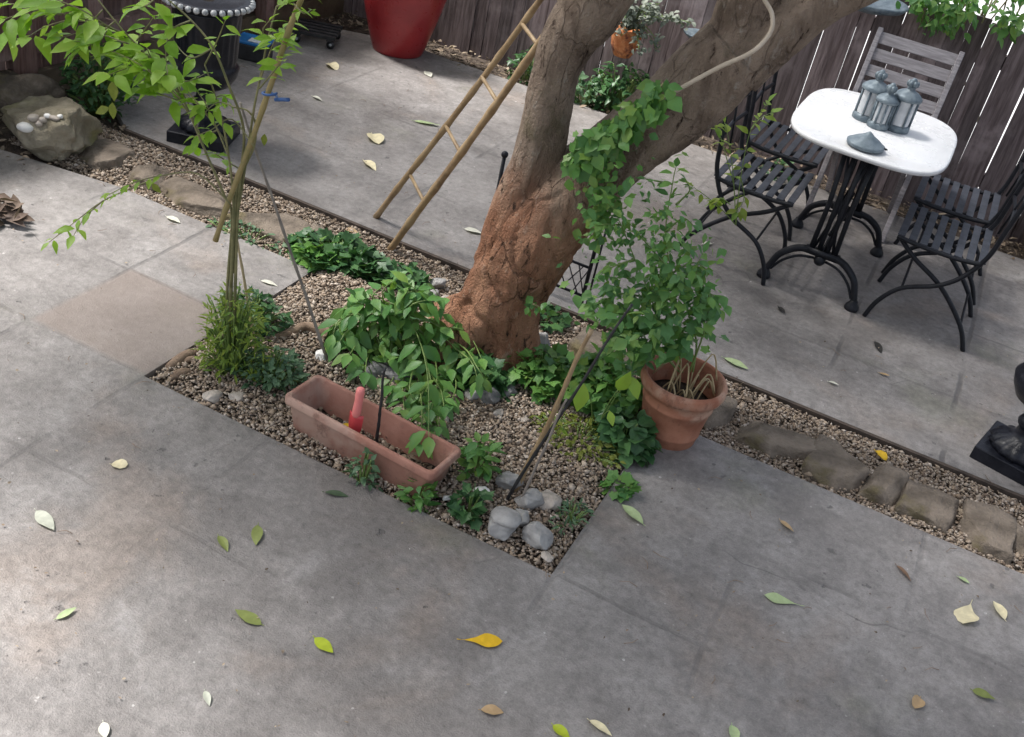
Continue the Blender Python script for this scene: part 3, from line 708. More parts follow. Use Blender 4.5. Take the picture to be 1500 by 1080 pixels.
for i in range(150):
    q = intrough(rr.uniform(-.26, .27), rr.uniform(-.06, .06), .033 + rr.uniform(0, .018))
    if rr.random() < .35 + .5 * (q.x > TC.x): mb.leaf(q, (rr.gauss(0, 1), rr.gauss(0, 1), rr.gauss(.1, .3)), Vector((rr.gauss(0, .4), rr.gauss(0, .4), 1)), rr.uniform(.015, .035), rr.uniform(.008, .018), 'ovate', .3)
tag(mb.build("leaf_litter", G['litter']), "dry brown leaf scraps lying on the trough's soil", "leaf litter", kind='stuff')
# trowel
tp = aty(521, 612, TC.y - .03)
root = thing("hand_trowel", tp, "red hand trowel with coral handle stuck upright in the trough", "trowel")
mb = MB(); mb.tube([(0, 0, .0), (0, 0, .008), (0, .0, .03), (0, .002, .06), (0, .002, .10), (0, .002, .113), (0, .002, .118)], [.009, .013, .0135, .012, .0135, .012, .006], 16)
hd = mb.build("handle", G['pinkred'], root); hd.location = (0, 0, .005)
mb = MB()
vs = []; fs = []
for i, (z, w) in enumerate([(.016, .024), (0, .024), (-.04, .023), (-.085, .014), (-.1, .002)]):
    for j in range(7):
        a = (j - 3) / 3; vs.append((a * w, -.008 + .012 * a * a, z))
    for j in range(7):
        a = (j - 3) / 3; vs.append((a * w * .9, -.006 + .012 * a * a, z))
for i in range(4):
    for j in range(6):
        a = i * 14 + j; fs.append((a, a + 1, a + 15, a + 14)); fs.append((a + 7, a + 21, a + 22, a + 8))
    for j in (0, 6): a = i * 14 + j; fs.append((a, a + 14, a + 21, a + 7))
for j in range(6): fs.append((j, j + 7, j + 8, j + 1))
mb.add(vs, fs); bl = mb.build("blade", G['red'], root)
root.rotation_euler = (0, math.radians(2), 0); root.scale = (1.12, 1.12, 1.0)

# ------------------------------------------------------------------ table
TX, TY, TZ = -.29, 5.30, .765
root = thing("bistro_table", (TX, TY, .006), "white marble topped table on a black cast iron base", "table")
def superel(a, b, n=72, e=3.6): return [(math.copysign(abs(math.cos(t)) ** (2 / e), math.cos(t)) * a, math.copysign(abs(math.sin(t)) ** (2 / e), math.sin(t)) * b) for t in [2 * math.pi * i / n for i in range(n)]]
mb = MB(); n = 72
rg = [(superel(.368, .485), TZ - .024), (superel(.375, .492), TZ - .020), (superel(.375, .492), TZ - .005), (superel(.370, .487), TZ - .001), (superel(.360, .477), TZ)]
vs = [(x, y, z) for s_, z in rg for x, y in s_]; fs = []
for i in range(4):
    for k in range(n): a = i * n + k; b = i * n + (k + 1) % n; fs.append((a, b, b + n, a + n))
fs.append(tuple(range(n))[::-1]); fs.append(tuple(4 * n + k for k in range(n))); mb.add(vs, fs)
mb.build("tabletop", G['marble'], root)
for sy in (-1, 1):
    y = sy * .335; mb = MB()
    for dx in (-.06, -.02, .02, .06): mb.tube([(dx, y, .19), (dx * .9, y, .45), (dx * 1.15, y, TZ - .03)], .0125, 10)
    mb.box((0, y, TZ - .035), (.34, .045, .022)); mb.box((0, y, .72), (.20, .035, .02)); mb.box((0, y, .20), (.17, .04, .03)); mb.ball((0, y, .165), (.03, .03, .03), 12, 8)
    mb.tube([(-.05, y, .7), (.0, y, .45), (.05, y, .2)], .007, 8); mb.tube([(.05, y, .7), (.0, y, .45), (-.05, y, .2)], .007, 8)
    mb.build("end_column", G['metal'], root)
    for sx in (-1, 1):
        mb = MB(); P = smooth_path([(sx * .05, y, .205), (sx * .12, y + sy * .015, .19), (sx * .185, y + sy * .03, .14), (sx * .215, y + sy * .04, .07), (sx * .225, y + sy * .045, .03)], 5)
        mb.tube(P, lerp_list([.017, .018, .017, .016, .017], 5), 10)
        P = smooth_path([(sx * .03, y, .165), (sx * .10, y + sy * .015, .155), (sx * .165, y + sy * .028, .11), (sx * .205, y + sy * .04, .05)], 5); mb.tube(P, .007, 8)
        lg = mb.build("leg", G['metal'], root)
        mb = MB(); q = Vector((sx * .225, y + sy * .045, 0)); mb.lathe(q, [(.034, 0), (.036, .01), (.032, .024), (.022, .038), (.018, .05)], 16)
        for kx in (-.018, 0, .018): mb.ball(q + Vector((sx * .022, kx, .012)), .012, 8, 6)
        mb.build("foot", G['metal'], lg)
mb = MB(); mb.tube([(0, -.33, .215), (0, .33, .215)], .011, 10); mb.tube([(0, -.33, .30), (0, .33, .30)], .007, 8); mb.build("stretcher", G['metal'], root)

# lanterns
def lantern(loc, r, h, label, posts=6, rz=0.0):
    root = thing("lantern", loc, label, "lantern", "blue grey metal lanterns on the table", rz)
    k = r; mb = MB(); mb.lathe((0, 0, 0), [(k, 0), (k * 1.04, .006), (k * 1.04, .02), (k * .96, .03), (k * .9, .032)], 40); mb.build("base", G['bluegrey'], root)
    mb = MB(); mb.lathe((0, 0, .031), [(k * .84, 0), (k * .84, h * .52)], 40, close=False); mb.build("glass", G['glass'], root)
    mb = MB()
    for i in range(posts):
        a = i * 2 * math.pi / posts; mb.tube([(k * .92 * math.cos(a), k * .92 * math.sin(a), .025), (k * .92 * math.cos(a), k * .92 * math.sin(a), .035 + h * .52)], .0058, 6)
    mb.build("cage", G['bluegrey'], root)
    z = .03 + h * .52
    mb = MB(); mb.lathe((0, 0, z), [(k * .95, 0), (k * 1.1, .004), (k * 1.12, .014), (k * 1.0, h * .06 + .01), (k * .72, h * .12 + .01), (k * .36, h * .165 + .01), (k * .28, h * .19 + .01), (k * .34, h * .21 + .01), (k * .3, h * .235 + .01), (k * .12, h * .25 + .01)], 40)
    lid = mb.build("lid", G['bluegrey'], root)
    mb = MB(); zc = z + h * .25 + .008
    for i in range(6):
        a = i * math.pi / 3; mb.ball((k * .30 * math.cos(a), k * .30 * math.sin(a), zc + .012), (.012, .012, .016), 8, 6)
    mb.ball((0, 0, zc + .018), (.017, .017, .022), 10, 8)
    mb.build("finial", G['bluegrey'], lid)
    return root
TT = TZ + .006
def lat(x, y): p = at(x, y, TT); return (p.x, p.y + .045, TT)
lantern(lat(1264, 178), .062, .22, "big blue grey lantern standing on the left of the group on the table", 6, .3)
lantern(lat(1309, 193), .062, .23, "big blue grey lantern standing on the right of the group on the table", 6, .1)
lantern(lat(1282, 190), .050, .185, "smaller lantern in front, between the two big ones", 10, 0)
p = at(1265, 218, TT)
root = thing("conical_dish", (p.x, p.y + .02, TT), "grey conical metal dish lying alone on the marble near the table's front edge", "dish")
mb = MB(); mb.lathe((0, 0, 0), [(.055, 0), (.085, .008), (.088, .022), (.080, .026), (.06, .04), (.028, .058), (.012, .07), (.004, .076)], 40); mb.build("dome", G['bluegrey'], root)
mb = MB(); mb.ball((.088, 0, .022), (.012, .007, .005), 8, 6); mb.build("tab", G['metal'], root)

# ------------------------------------------------------------------ black garden chairs (front = +x)
def make_chair():
    root = thing("garden_chair", (0, 0, 0), "", "chair", "black slatted garden chairs round the table")
    for sy in (-1, 1):
        y = sy * .225
        mb = MB(); P = smooth_path([(.195, y, 0), (.165, y, .10), (.09, y, .20), (-.05, y, .272), (-.135, y, .355), (-.195, y, .48), (-.215, y, .62), (-.235, y * .98, .76), (-.25, y * .96, .85)], 5)
        mb.tube(P, .0115, 8); mb.build("leg", G['metal'], root)
        mb = MB(); y2 = sy * .205; P = smooth_path([(-.28, y2, 0), (-.22, y2, .115), (-.07, y2, .262), (.09, y2, .352), (.192, y2, .43)], 5)
        mb.tube(P, .0115, 8); mb.build("leg", G['metal'], root)
        mb = MB(); P = smooth_path([(.20, y, .435), (.1, y, .425), (-.08, y, .425), (-.19, y, .44)], 4); mb.tube(P, .011, 8)
        P = smooth_path([(.15, sy * .215, .425), (.07, sy * .215, .36), (.0, sy * .215, .2), (-.02, sy * .215, .02)], 4)
        mb.build("seat_rail", G['metal'], root)
    for i in range(8):
        x = .185 - i * .0525; mb = MB(); z = .447 - .012 * math.sin(math.pi * i / 7)
        mb.box((x, 0, z), (.034, .46, .007)); mb.build("slat", G['slat'], root, smooth=False, bevel=.0015)
    mb = MB(); mb.tube([(.09, -.21, .20), (.09, .21, .20)], .006, 6); mb.build("crossbar", G['metal'], root)
    mb = MB(); mb.tube([(-.22, -.2, .115), (-.22, .2, .115)], .006, 6); mb.build("crossbar", G['metal'], root)
    mb = MB()
    for z, x in ((.84, -.25), (.74, -.233), (.64, -.218)): mb.tube([(x, -.215, z), (x - .012, 0, z + .004), (x, .215, z)], .0095, 8)
    mb.tube([(-.208, 0, .52), (-.25, 0, .83)], .006, 6)
    mb.build("backrest", G['metal'], root)
    return root
ch = make_chair()
CH = [(-.685, 5.05, 0, "left near black chair facing the table, closest to the leaning trunk"), (-.70, 5.68, 0, "black chair on the table's left, the one farther back towards the fence"),
      (.20, 5.13, math.pi, "black chair at the front right of the table with crossed curved legs in full view"), (.20, 5.70, math.pi, "black chair on the table's right behind another one, next to the fence")]
for i, (x, y, rz, lab) in enumerate(CH):
    c = ch if i == 0 else copy_tree(ch); c.location = (x, y, .006); c.rotation_euler = (0, 0, rz); tag(c, lab)

# weathered wooden folding chair behind the table
root = thing("folding_chair", (-.29, 6.10, .006), "weathered grey wooden folding chair with slatted back behind the marble table", "chair")
for sx in (-1, 1):
    mb = MB(); mb.bar((sx * .222, .17, 1.0), (sx * .222, -.22, 0), .028, .045, Vector((0, 1, 0))); mb.build("back_post", G['teak'], root, smooth=False, bevel=.004)
    mb = MB(); mb.bar((sx * .19, -.16, .44), (sx * .19, .28, .01), .025, .04, Vector((0, 1, 0))); mb.build("leg", G['teak'], root, smooth=False, bevel=.003)
tl = (Vector((0, .17, 1.0)) - Vector((0, -.22, 0))).normalized()
for i in range(6):
    t = .955 - i * .083; c = Vector((0, -.22, 0)) + (Vector((0, .39, 1.0))) * t
    mb = MB(); rm = Matrix((Vector((1, 0, 0)), tl, Vector((1, 0, 0)).cross(tl))).transposed(); mb.box(c, (.418, .062, .014), rm); mb.build("back_slat", G['teak'], root, smooth=False, bevel=.002)
for i in range(6):
    mb = MB(); mb.box((0, -.18 + i * .065, .445), (.40, .05, .014)); mb.build("seat_slat", G['teak'], root, smooth=False, bevel=.002)

# ------------------------------------------------------------------ bamboo ladder
fa, fb = at(552, 318, .006), at(570, 370, -.03)
ta, tb_ = aty(790, 0, 3.75), aty(832, 0, 3.52)
mid = (fa + fb) / 2
root = thing("bamboo_ladder", (mid.x, mid.y, 0), "narrow bamboo ladder leaning up towards the tree from the gravel strip", "ladder")
off2 = Vector((mid.x, mid.y, 0))
def cane(a, b, r, ext=0.0, nodes=9):
    a = Vector(a); b = Vector(b); b = b + (b - a) * ext; P = []; Rr = []
    for i in range(nodes * 4 + 1):
        t = i / (nodes * 4); P.append(a.lerp(b, t) + Vector((noise.noise(Vector((t * 3, r * 99, 1))), noise.noise(Vector((t * 3, 4, r * 50))), 0)) * .012)
        Rr.append(r * (1.2 if i % 4 == 0 else 1.0) * (1 - .2 * t))
    return P, Rr
for a, b in ((fa, ta), (fb, tb_)):
    mb = MB(); P, Rr = cane(a - off2, b - off2, .0138 if a is fa else .016, .42); mb.tube(P, Rr, 12); mb.build("pole", G['bamboo'], root)
def on_line(a, b, x, y):
    best = None
    for i in range(400):
        p = a.lerp(b, i / 300); d = p - CP; w = d.dot(FV); px = 750 + FPX * d.dot(RV) / w; py = 540 - FPX * d.dot(UV) / w
        e = (px - x) ** 2 + (py - y) ** 2
        if best is None or e < best[0]: best = (e, p)
    return best[1]
for (x0, y0), (x1, y1) in [((600, 254), (615, 292)), ((652, 183), (666, 218)), ((705, 112), (719, 142)), ((760, 32), (778, 58)), ((802, -20), (822, 6)), ((850, -80), (868, -55))]:
    a = on_line(fa, ta, x0, y0); b = on_line(fb, tb_, x1, y1); mb = MB(); mb.tube([a - off2, (a + b) / 2 - off2, b - off2], [.008, .0075, .008], 8); mb.build("rung", G['bamboo'], root)

# ------------------------------------------------------------------ stakes and canes in the bed
def stick(name, a, b, r, mat, label, cat="stake", taper=.8, nz=True):
    a = Vector(a); b = Vector(b); mb = MB(); P, Rr = cane(Vector(), b - a, r, 0, 7)
    mb.tube(P, [q * (1 - (1 - taper) * i / len(Rr)) for i, q in enumerate(Rr)], 10); ob = mb.build(name, mat); ob.location = a; return tag(ob, label, cat)
sb = at(737, 742, -.03); st = onv(990, 348, sb)
stick("plant_stake", sb, onv(926, 446, sb), .006, G['rubber'], "thin black stake leaning up right from the front cobbles towards the potted climber")
cb = at(752, 728, -.03); stick("bamboo_cane", cb, onv(867, 484, cb), .010, G['bamboo'], "bare bamboo cane leaning from the front cobbles beside the black stake", "cane")
c2 = at(757, 752, -.03); stick("dry_cane", c2, onv(830, 585, c2), .005, G['greytwig'], "thin brown twig leaning among the front cobbles", "twig")
tb2 = intrough(.02, .05, .05); stick("plant_stake", at(553, 655, .05), onv(564, 540, at(553, 655, .05)), .006, G['rubber'], "short black stake standing in the terracotta trough")
gb = at(487, 545, -.03); stick("garden_rod", gb, onv(352, 150, gb), .0062, G['greytwig'], "long grey rod leaning left from the root to the young shrub", "rod")
pb = at(379, 528, -.03); stick("garden_cane", pb, onv(345, 330, pb), .006, G['drystem'], "thin pale cane beside the young shrub's stems", "cane")

# black wire panel behind the trunk
root = thing("wire_panel", (-1.36, 3.95, .006), "low black wire panel with criss cross mesh standing behind the trunk", "wire panel")
for x in (-.245, .245):
    mb = MB(); mb.tube([(x, 0, 0), (x, 0, .54)], .009, 8); mb.tube([(x + .025, 0, .02), (x + .025, 0, .44)], .005, 8); mb.ball((x, 0, .555), .016, 10, 8); mb.build("post", G['metal'], root)
mb = MB()
for z in (.06, .20, .46): mb.tube([(-.245, 0, z), (.245, 0, z)], .0065, 8)
mb.build("frame_rail", G['metal'], root)
mb = MB()
for i in range(9):
    x = -.245 + i * .0545
    for z0, z1 in ((.06, .20),):
        mb.tube([(x, 0, z0), (min(x + .08, .245), 0, z1)], .0028, 6); mb.tube([(x, 0, z1), (min(x + .08, .245), 0, z0)], .0028, 6)
mb.build("mesh", G['metal'], root)

# cord hanging over the trunk
P = smooth_path([o(948, 159, .17), o(1000, 128, .18), o(1055, 98, .19), o(1102, 76, .20), o(1128, 48, .17), o(1131, 22, .15), o(1120, 0, .14), o(1108, -25, .12), o(1098, -60, .10)], 6)
mb = MB(); mb.tube(P, .0072, 10); tag(mb.build("garden_hose", G['cord']), "pale beige hose curving across the upper leaning trunk", "hose")

# ------------------------------------------------------------------ things by the fences
# hanging basket pot
hb = Vector((-1.985, 6.50, .36))
root = thing("hanging_basket", hb, "small orange pot of trailing grey leaves hung on the back fence", "hanging pot")
mb = MB(); mb.lathe((0, 0, 0), [(.055, -.01), (.085, .05), (.098, .13), (.103, .17), (.095, .17), (.085, .12)], 32); mb.build("pot", G['orange'], root)
ms, ml = MB(), MB(); r3 = random.Random(12)
for i in range(26):
    a = r3.uniform(0, 6.28); e = Vector((math.cos(a) * r3.uniform(.05, .30) + .10, -abs(math.sin(a)) * .16, r3.uniform(.10, .40)))
    P = smooth_path([(0, 0, .15), e * .5 + Vector((0, 0, .14)), e], 4); ms.tube(P, .0025, 5)
    for q in P[2:]:
        for z in range(3):
            L = r3.uniform(.02, .042); ml.leaf(q + Vector((r3.gauss(0, .015), r3.gauss(0, .015), r3.gauss(0, .015))), (r3.gauss(0, 1), r3.gauss(-.3, 1), r3.gauss(0, .7)), Vector((r3.gauss(0, .5), -.5, 1)), L, L * .7, 'round')
ms.build("stem", G['greenstem'], root); ml.build("foliage", G['grey_leaf'], root)
# grey dish on the fence
d0 = aty(1272, 2, 6.45)
root = thing("bird_bath", d0, "shallow grey dish fixed high on the back fence right of the tree", "dish")
mb = MB(); mb.lathe((0, 0, 0), [(.02, -.05), (.10, -.045), (.20, -.015), (.225, .012), (.22, .02), (.19, .006), (.10, -.02), (.01, -.026)], 48); mb.build("bowl", G['bluegrey'], root)
mb = MB(); mb.box((0, .13, -.04), (.03, .24, .02)); mb.build("bracket", G['metal'], root, smooth=False)
# small grey dish further left
d1 = aty(1025, 52, 6.55)
root = thing("wall_dish", d1, "small dark dish on the fence half hidden by the leaning trunk", "dish")
mb = MB(); mb.lathe((0, 0, 0), [(.02, -.03), (.07, -.02), (.10, .0), (.105, .01), (.095, .01), (.05, -.01), (.01, -.016)], 32); mb.build("bowl", G['bluegrey'], root)
# storage crate with blue lid
pc = at(372, 92)
root = thing("storage_tub", (pc.x - .04, pc.y + .05, .006), "small black tub with blue lid on the ground behind the tall urn", "tub", None, .3)
mb = MB(); mb.box((0, 0, .05), (.19, .15, .10)); mb.build("tub", G['rubber'], root, smooth=False, bevel=.01)
mb = MB(); mb.box((0, 0, .109), (.205, .165, .016)); ld = mb.build("lid", G['blue'], root, smooth=False, bevel=.004)
mb = MB(); mb.box((.03, -.03, .1195), (.10, .07, .003)); mb.build("sticker", G['white'], ld, smooth=False)
# plant dolly
pd = at(460, 62)
root = thing("plant_dolly", (pd.x, pd.y + .03, .006), "dark wheeled plant dolly on the far patio left of the red pot", "plant dolly", None, .4)
mb = MB()
for k in range(5): mb.box((0, -.12 + k * .06, .075), (.28, .035, .018))
for x in (-.1, .1): mb.box((x, 0, .058), (.03, .27, .016))
mb.build("deck", G['rubber'], root, smooth=False)
for x in (-.11, .11):
    for y in (-.11, .11):
        mb = MB(); P = [(x, y - .010, .026), (x, y + .010, .026)]; mb.tube(P, .026, 16); w = mb.build("wheel", G['rubber'], root)
        mb = MB(); mb.tube([(x, y - .012, .026), (x, y + .012, .026)], .010, 12); mb.build("hub", G['iron_glint_hub'], w)
# brown pot at the right edge
pq = at(1492, 372)
root = thing("brown_pot", (pq.x + .15, pq.y + .02, .006), "dark brown pot at the photo's right edge beyond the chairs", "pot")
mb = MB(); mb.lathe((0, 0, 0), [(.10, 0), (.15, .05), (.18, .12), (.185, .2), (.16, .25), (.15, .26), (.13, .24)], 40); mb.build("body", G['brownpot'], root)
mb = MB(); mb.lathe((-.05, -.1, .25), [(.05, 0), (.062, .05), (.066, .09), (.06, .09), (.05, .05)], 28); mb.build("cup", G['pinkclay'], root)
# dry leaf bundle at the left edge
pl = at(8, 322)
mb = MB(); r3 = random.Random(31)
for i in range(70):
    q = Vector((pl.x + r3.gauss(-.05, .06), pl.y + r3.gauss(-.02, .05), abs(r3.gauss(0, .03)) + .008)); L = r3.uniform(.05, .11)
    mb.leaf(q, (r3.gauss(.2, 1), r3.gauss(0, 1), r3.gauss(.15, .35)), Vector((r3.gauss(0, .7), r3.gauss(0, .7), 1)), L, L * .5, 'ovate', r3.uniform(-.3, .6), .5)
tag(mb.build("dead_leaves", G['dryleaf']), "heap of curled dead brown leaves on the paving at the photo's left edge", "dead leaves", kind='stuff')

# leaf litter along fences
mb = MB(); r3 = random.Random(41)
for i in range(2600):
    if r3.random() < .55: x, y = r3.uniform(-4.1, 1.2), r3.uniform(6.32, 6.66)
    else: x, y = r3.uniform(-4.2, -3.55), r3.uniform(2.9, 6.3)
    if -4.12 < x and x > -3.62 - (y - 3.9) * 1.5 and 3.9 < y < 6.3 and x > -4.1: continue
    L = r3.uniform(.02, .055); mb.leaf((x, y, -.025 + r3.uniform(0, .03)), (r3.gauss(0, 1), r3.gauss(0, 1), r3.gauss(.1, .25)), Vector((r3.gauss(0, .5), r3.gauss(0, .5), 1)), L, L * r3.uniform(.3, .6), 'ovate', r3.uniform(-.2, .5), .4)
tag(mb.build("leaf_litter", G['litter']), "brown leaf litter along the foot of the fences", "leaf litter", kind='stuff')
mb = MB()
for i in range(420):
    x, y = r3.uniform(-3.7, 1.2), r3.uniform(3.42, 3.87)
    L = r3.uniform(.015, .04); mb.leaf((x, y, -.015 + r3.uniform(0, .02)), (r3.gauss(0, 1), r3.gauss(0, 1), r3.gauss(.1, .25)), Vector((r3.gauss(0, .5), r3.gauss(0, .5), 1)), L, L * r3.uniform(.3, .6), 'ovate', .2, .4)
tag(mb.build("leaf_litter", G['litter']), "scraps of dead leaf among the gravel of the edging strip", "leaf litter", kind='stuff')
mb = MB()
for i in range(1500):
    x, y = r3.uniform(-4.5, 1.6), r3.uniform(.5, 6.2)
    if Y_NEAR < y < Y_FAR or (BX0 < x < BX1 and BY < y < Y_NEAR): continue
    L = r3.uniform(.004, .014); mb.leaf((x, y, .008 + (.004 if y > Y_FAR else 0)), (r3.gauss(0, 1), r3.gauss(0, 1), 0.05), Vector((r3.gauss(0, .4), r3.gauss(0, .4), 1)), L, L * r3.uniform(.3, .7), 'ovate', .1, .3)
tag(mb.build("debris", G['litter']), "tiny scraps and specks scattered over the paving", "debris", kind='stuff')

mb = MB(); r3 = random.Random(47)
for i in range(70):
    cx, cy = r3.choice([(-2.9, 3.2), (-2.3, 4.6), (.7, 2.9), (-1.9, 2.2), (.2, 4.3), (-.2, 2.6), (1.0, 3.0), (-3.2, 5.2), (-2.6, 5.6)])
    x = r3.gauss(cx, .35); y = r3.gauss(cy, .3)
    if Y_NEAR < y < Y_FAR or (BX0 < x < BX1 and BY < y < Y_NEAR): continue
    a = r3.uniform(0, 6.28); L = r3.uniform(.02, .06); z = .006 + (.006 if y > Y_FAR else 0)
    mb.tube([(x, y, z), (x + L * .5 * math.cos(a), y + L * .5 * math.sin(a), z + .003), (x + L * math.cos(a + .3), y + L * math.sin(a + .3), z)], [.0012, .0011, .0006], 5)
tag(mb.build("twig_debris", G['wood']), "bits of dry twig strewn over the paving", "twigs", kind='stuff')

# ------------------------------------------------------------------ plants
def clump(name, label, cat, c, ext, n, L, mat, kind='ovate', stemmat='greenstem', seed=1, asp=.55, up=.5, dome=True, group=None, curl=.25):
    r = random.Random(seed); c = Vector(c); root = thing(name, (c.x, c.y, 0), label, cat, group); ms, ml = MB(), MB()
    z0 = c.z
    for i in range(n):
        a = r.uniform(0, 6.283); q = math.sqrt(r.random()); h = r.random() ** .7 * math.sqrt(max(0, 1 - q * q * .8)) if dome else r.random()
        p = Vector((math.cos(a) * q * ext[0], math.sin(a) * q * ext[1], z0 + h * ext[2]))
        k = 1 + .35 * noise.noise(Vector((c.x + p.x, c.y + p.y, p.z)) * 14 + Vector((seed, 0, 0))); p.x *= k; p.y *= k
        d = Vector((math.cos(a) * .8 + r.gauss(0, .5), math.sin(a) * .8 + r.gauss(0, .5), r.gauss(.05, .45)))
        l = L * r.uniform(.55, 1.25)
        ml.leaf(p, d, Vector((r.gauss(0, .45), r.gauss(0, .45), 1)), l, l * asp, kind, curl * r.uniform(.3, 1.6), .3)
        if i % 4 == 0:
            b = Vector((p.x * .25, p.y * .25, z0 - .03)); ms.tube(smooth_path([b, b.lerp(p, .5) + Vector((0, 0, .25 * (p.z - z0))), p], 3), [.0028] * 7, 5)
    ms.build("stem", G[stemmat], root); ml.build("foliage", G[mat], root)
    return root
def spray(ms, ml, pts, r0, r1, n, L, asp, rr, kind='ovate', t0=.15, droop=.25, pair=True, spread=.9, jit=.25, k=5):
    P = smooth_path(pts, k); m = len(P)
    ms.tube(P, [r0 + (r1 - r0) * i / (m - 1) for i in range(m)], 6)
    for i in range(n):
        t = t0 + (1 - t0) * (i + .5) / n; x = t * (m - 1); j = min(int(x), m - 2); p = P[j].lerp(P[j + 1], x - j)
        tg = (P[j + 1] - P[j]).normalized(); sd = tg.cross(Vector((0, 0, 1)))
        if sd.length < .1: sd = Vector((rr.gauss(0, 1), rr.gauss(0, 1), 0))
        sd.normalize()
        for sg in ((1, -1) if pair else ((1,) if i % 2 else (-1,))):
            d = tg * .55 + sd * sg * spread + Vector((rr.gauss(0, jit), rr.gauss(0, jit), -droop + rr.gauss(0, jit)))
            l = L * rr.uniform(.65, 1.2); d.normalize()
            ml.leaf(p + d * (.12 * l), d, Vector((rr.gauss(0, .35), rr.gauss(-.15, .35), 1)), l, l * asp, kind, rr.uniform(.05, .4), rr.uniform(.1, .4))
    d = (P[-1] - P[-2]).normalized(); ml.leaf(P[-1], d, Vector((0, -.2, 1)), L, L * asp, kind, .2, .25)

# young shrub at the left
SB = at(335, 545); so_ = Vector((SB.x, SB.y, 0)); r5 = random.Random(55)
root = thing("young_shrub", so_, "young spindly shrub with several thin stems and lime leaves in front of the left urn", "shrub")
S = lambda x, y, f=0: onv(x, y, SB, f) - so_
ms, ml = MB(), MB()
stems = [([(333, 548), (337, 460), (341, 360), (347, 275), (362, 215)], .010, .006), ([(338, 545), (344, 440), (347, 330), (352, 262), (357, 190), (335, 125), (312, 70), (280, 30), (235, -10)], .008, .003),
         ([(330, 545), (333, 420), (340, 320), (328, 285), (300, 220), (270, 150), (245, 110), (185, 50), (140, -5)], .007, .003), ([(341, 400), (352, 270), (372, 215), (374, 180), (362, 162), (345, 158)], .006, .003),
         ([(345, 330), (360, 240), (372, 160), (380, 120), (392, 60), (405, 10)], .006, .003), ([(338, 420), (342, 300), (332, 210), (318, 150), (300, 95)], .006, .003)]
for px, a, b in stems:
    P = smooth_path([S(x, y, U(-.015, .015)) for x, y in px], 5); ms.tube(P, [.78 * (a + (b - a) * i / (len(P) - 1)) for i in range(len(P))], 8)
def sp(px, n, L, asp=.48, rr=r5, dz=.08, kind='ovate', **kw):
    f0 = rr.uniform(-dz, dz); spray(ms, ml, [S(x, y, f0 + (i * rr.uniform(-.02, .05))) for i, (x, y) in enumerate(px)], .0028, .0012, n, L, asp, rr, kind, **kw)
sp([(245, 110), (205, 70), (160, 40), (110, 25), (60, 12), (10, 5)], 7, .08); sp([(185, 50), (140, 35), (100, 30), (65, 40), (40, 55)], 4, .085)
sp([(160, 40), (120, 15), (70, -5)], 4, .08); sp([(90, 22), (50, 15), (8, 28)], 3, .09); sp([(205, 70), (175, 60), (150, 52), (120, 58)], 3, .085)
sp([(270, 150), (235, 118), (200, 92), (165, 75)], 5, .075); sp([(300, 220), (275, 150), (240, 100), (205, 78)], 5, .075, t0=.4); sp([(285, 180), (250, 130), (215, 110), (190, 95)], 5, .07, t0=.3)
sp([(312, 70), (280, 85), (255, 60), (248, 30)], 4, .075); sp([(280, 30), (250, 45), (243, 80), (246, 110)], 4, .06, kind='round', asp=.75); sp([(235, -10), (215, 8), (195, 12)], 3, .08)
sp([(332, 210), (300, 165), (265, 135), (230, 125)], 5, .075, t0=.3); sp([(335, 230), (312, 175), (300, 150), (285, 130)], 4, .065, t0=.4); sp([(345, 158), (320, 150), (300, 165)], 3, .06)
sp([(380, 120), (398, 70), (405, 55)], 4, .065, t0=.4); sp([(392, 60), (415, 45), (425, 30)], 3, .05); sp([(372, 215), (340, 175), (310, 190), (285, 200)], 4, .055); sp([(355, 250), (330, 235), (315, 225)], 3, .05)
sp([(405, 10), (430, 0), (450, -10)], 3, .06); sp([(300, 95), (318, 60), (330, 30)], 3, .05)
for px, n, L in [([(230, 100), (190, 85), (150, 70), (110, 60)], 5, .07), ([(260, 135), (225, 105), (190, 100), (160, 110)], 5, .08), ([(150, 15), (120, 45), (90, 55)], 4, .08), ([(60, 12), (25, 35), (5, 55)], 3, .095), ([(110, 25), (85, 5), (50, -5)], 4, .08), ([(10, 5), (-20, 20), (-40, 40)], 3, .095),
                 ([(240, 110), (255, 120), (280, 118), (300, 108)], 5, .065), ([(270, 150), (240, 140), (215, 130), (195, 120)], 5, .07), ([(255, 120), (225, 90), (215, 70)], 4, .07), ([(200, 60), (215, 40), (225, 25)], 3, .07), ([(305, 170), (280, 140), (262, 120), (240, 118)], 5, .065), ([(320, 190), (300, 200), (282, 215)], 4, .055), ([(300, 150), (325, 140), (335, 150)], 3, .05),
                 ([(385, 100), (410, 85), (420, 70)], 4, .055), ([(380, 130), (405, 100), (412, 90)], 3, .06), ([(392, 60), (385, 45), (395, 30)], 3, .05), ([(430, 5), (445, 20), (455, 15)], 2, .05), ([(170, 30), (140, 55), (115, 75)], 4, .085), ([(180, 50), (195, 75), (185, 95)], 4, .075)]:
    sp(px, n, L, t0=.1)
